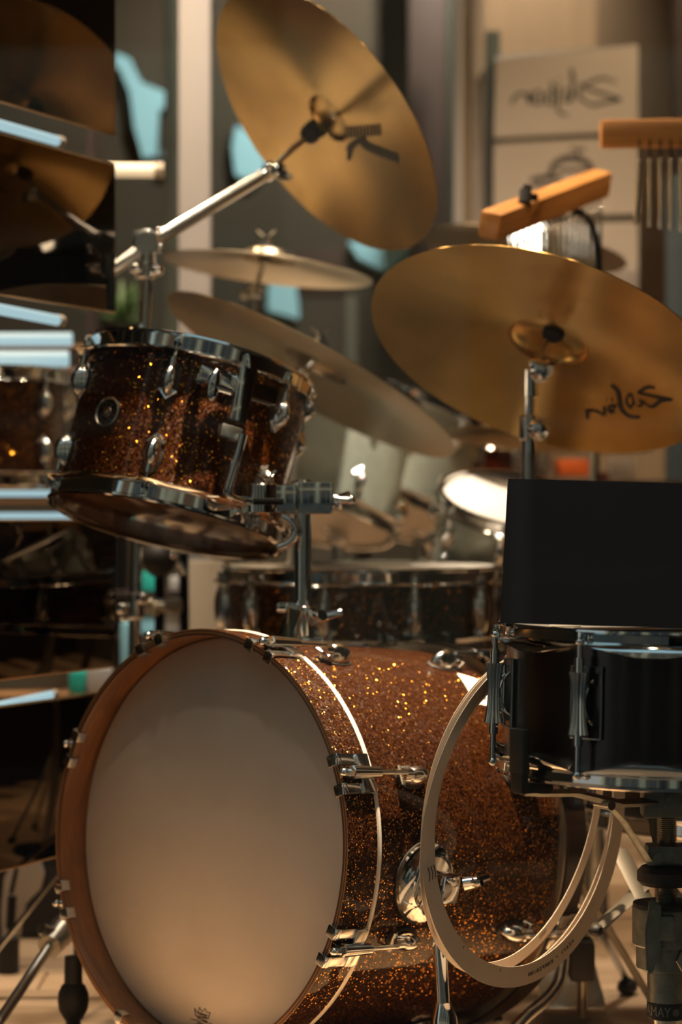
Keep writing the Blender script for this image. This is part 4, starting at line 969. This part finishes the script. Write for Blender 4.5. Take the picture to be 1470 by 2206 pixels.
for x in (-.35, .35):
    for y in (-.16, .16):
        g = G(); g.box(.03, .03, zt-.02, T(x, y, (zt-.02)/2), .002); part('leg', g, M['wall_dark'], sh2)
# black-headed stand behind the rack tom (blurry)
tC, hC = stand('percussion_stand', 'dark stand with a round black knob and chrome collar, below the rack tom', [(396, 1190, 3.95), (398, 1400, 3.95), Vector((P(398, 1400, 3.95).x, 3.95, .2))], .008, 'black_metal', None, legr=.13)
e = lambda *q: hC @ P(*q)
g = G(); g.tube([e(345, 1180, 3.95), e(343, 1420, 3.95)], .0085, 14); part('pole', g, M['black_metal'], tC)
g = G(); g.ball(.028, .028, .03, T(*e(343, 1205, 3.95)), 20, 14); part('knob', g, M['rubber'], tC)
g = G(); g.box(.066, .03, .024, T(*e(352, 1304, 3.95)), .006)
for x, y in ((325, 1298), (336, 1305), (350, 1306), (334, 1318)): g.ball(.007, .007, .007, T(*e(x, y, 3.93)), 12, 8)
part('collar_clamp', g, M['nickel'], tC)
g = G(); g.tube([e(388, 1212, 3.9), e(402, 1236, 3.9)], .006, 10); g.ball(.006, .006, .006, T(*e(374, 1196, 3.9)), 12, 8); part('thumb_screw', g, M['chrome'], tC)
# second stand parts at the lower right: crossing flat legs
tD, hD = stand('cymbal_stand', 'chrome stand base with crossing flat legs behind the snare stand', [Vector((P(1408, 1700, 3.3).x-.02, 3.06, .42)), Vector((P(1408, 1700, 3.3).x-.02, 3.06, .12))], .009, 'chrome_soft', None, legs=False)
e = lambda *q: hD @ P(*q)
for (a, b) in (((1425, 1870, 3.08), (1285, 2004, 2.99)), ((1335, 1830, 3.1), (1398, 1955, 3.02)), ((1400, 1860, 3.1), (1500, 1990, 3.0))):
    g = G(); g.tube([e(*a), e(*b)], .0125, 4, flat=.3); lg = part('leg', g, M['dull_steel'], tD)
    g = G(); g.ball(.010, .010, .008, T(*e(*b)), 12, 8); part('rubber_foot', g, M['rubber'], lg)
# kick pedal behind the drum
kp = thing('kick_pedal', 'chrome and black kick pedal behind the lower right of the bass drum', 'pedal', T(P(1245, 2060, 3.32).x, 3.36, 0))
ik = T(-P(1245, 2060, 3.32).x, -3.36, 0)
g = G(); g.box(.034, .08, .055, ik @ T(*P(1250, 2062, 3.3)), .006); part('pedal_block', g, M['rubber'], kp)
g = G(); g.box(.09, .24, .012, T(.0, .12, .045) @ RX(12), .003); part('footboard', g, M['chrome_soft'], kp)
g = G(); g.tube([ik @ P(1205, 1985, 3.3), ik @ P(1268, 1978, 3.3)], .009, 12); g.box(.05, .03, .012, ik @ T(*P(1232, 1995, 3.3)), .003); g.tube([ik @ P(1258, 1990, 3.3), ik @ Vector((P(1258, 1990, 3.3).x, 3.33, .02))], .007, 10); part('axle', g, M['nickel'], kp)
g = G(); g.tube([ik @ P(1238, 1985, 3.3), ik @ P(1246, 1935, 3.3)], .004, 8); g.ball(.006, .006, .02, ik @ T(*P(1248, 1930, 3.3)), 10, 8); part('spring', g, M['chrome'], kp)
# rubber-ended stand leg at lower left
rl = thing('stand_foot', 'black ball-shaped rubber stand foot beside the lower left of the wooden hoop', 'stand foot', T(P(158, 2180, 3.26).x, 3.26, 0))
ir = T(-P(158, 2180, 3.26).x, -3.26, 0)
g = G(); g.tube([ir @ P(172, 1900, 3.40), ir @ P(166, 2095, 3.28)], .0062, 12); part('rod', g, M['chrome'], rl)
g = G(); g.lathe([(0, .116), (.0118, .116), (.0125, .080), (.0165, .076), (.0205, .066), (.0212, .056), (.0195, .044), (.014, .034), (.010, .028), (.013, .001), (0, .001)], 32, T(0, 0, .0)); part('rubber_ball', g, M['rubber'], rl)
# small wrench-like pedal part at far lower left
kq = thing('pedal_footboard', 'pale grey rounded pedal footboard with a turnbuckle rod at the left edge', 'pedal', T(P(30, 2040, 3.75).x, 3.75, 0))
iq = T(-P(30, 2040, 3.75).x, -3.75, 0)
poly = [(6, 2045), (4, 1960), (10, 1890), (30, 1850), (60, 1842), (86, 1852), (96, 1880), (88, 1915), (66, 1935), (52, 1948), (46, 2000), (40, 2045)]
g = G(); cq = P(45, 1950, 3.8); g.prism([((P(*q, 3.8)-cq).x, (P(*q, 3.8)-cq).z) for q in poly], -.006, .006, iq @ T(*cq) @ RX(90), .002); part('plate', g, M['grey_box'], kq)
g = G(); g.tube([iq @ P(36, 1870, 3.77), iq @ P(24, 1925, 3.77)], .0035, 8); g.tube([iq @ P(26, 1930, 3.77), iq @ P(22, 2000, 3.77)], .0075, 10); g.tube([iq @ P(22, 2000, 3.77), iq @ P(20, 2045, 3.77)], .0035, 8); part('turnbuckle', g, M['black_metal'], kq)
g = G(); g.cyl(.017, iq.translation.z+.0, .055, 16, T(P(18, 2060, 3.75).x-P(30, 2040, 3.75).x, 0, 0)); part('foot_clamp', g, M['rubber'], kq)
blk = thing('equipment_case', 'black equipment case standing behind the left of the bass drum', 'case', T(P(150, 1950, 4.05).x, 4.15, 0))
g = G(); g.box(.24, .2, .20, T(-.02, 0, .10), .01); part('case_body', g, M['rubber'], blk)
g = G(); g.tube([(-.06, -.1, .13), (-.06, -.118, .13), (.02, -.118, .13), (.02, -.1, .13)], .004, 8); part('case_handle', g, M['black_metal'], blk)
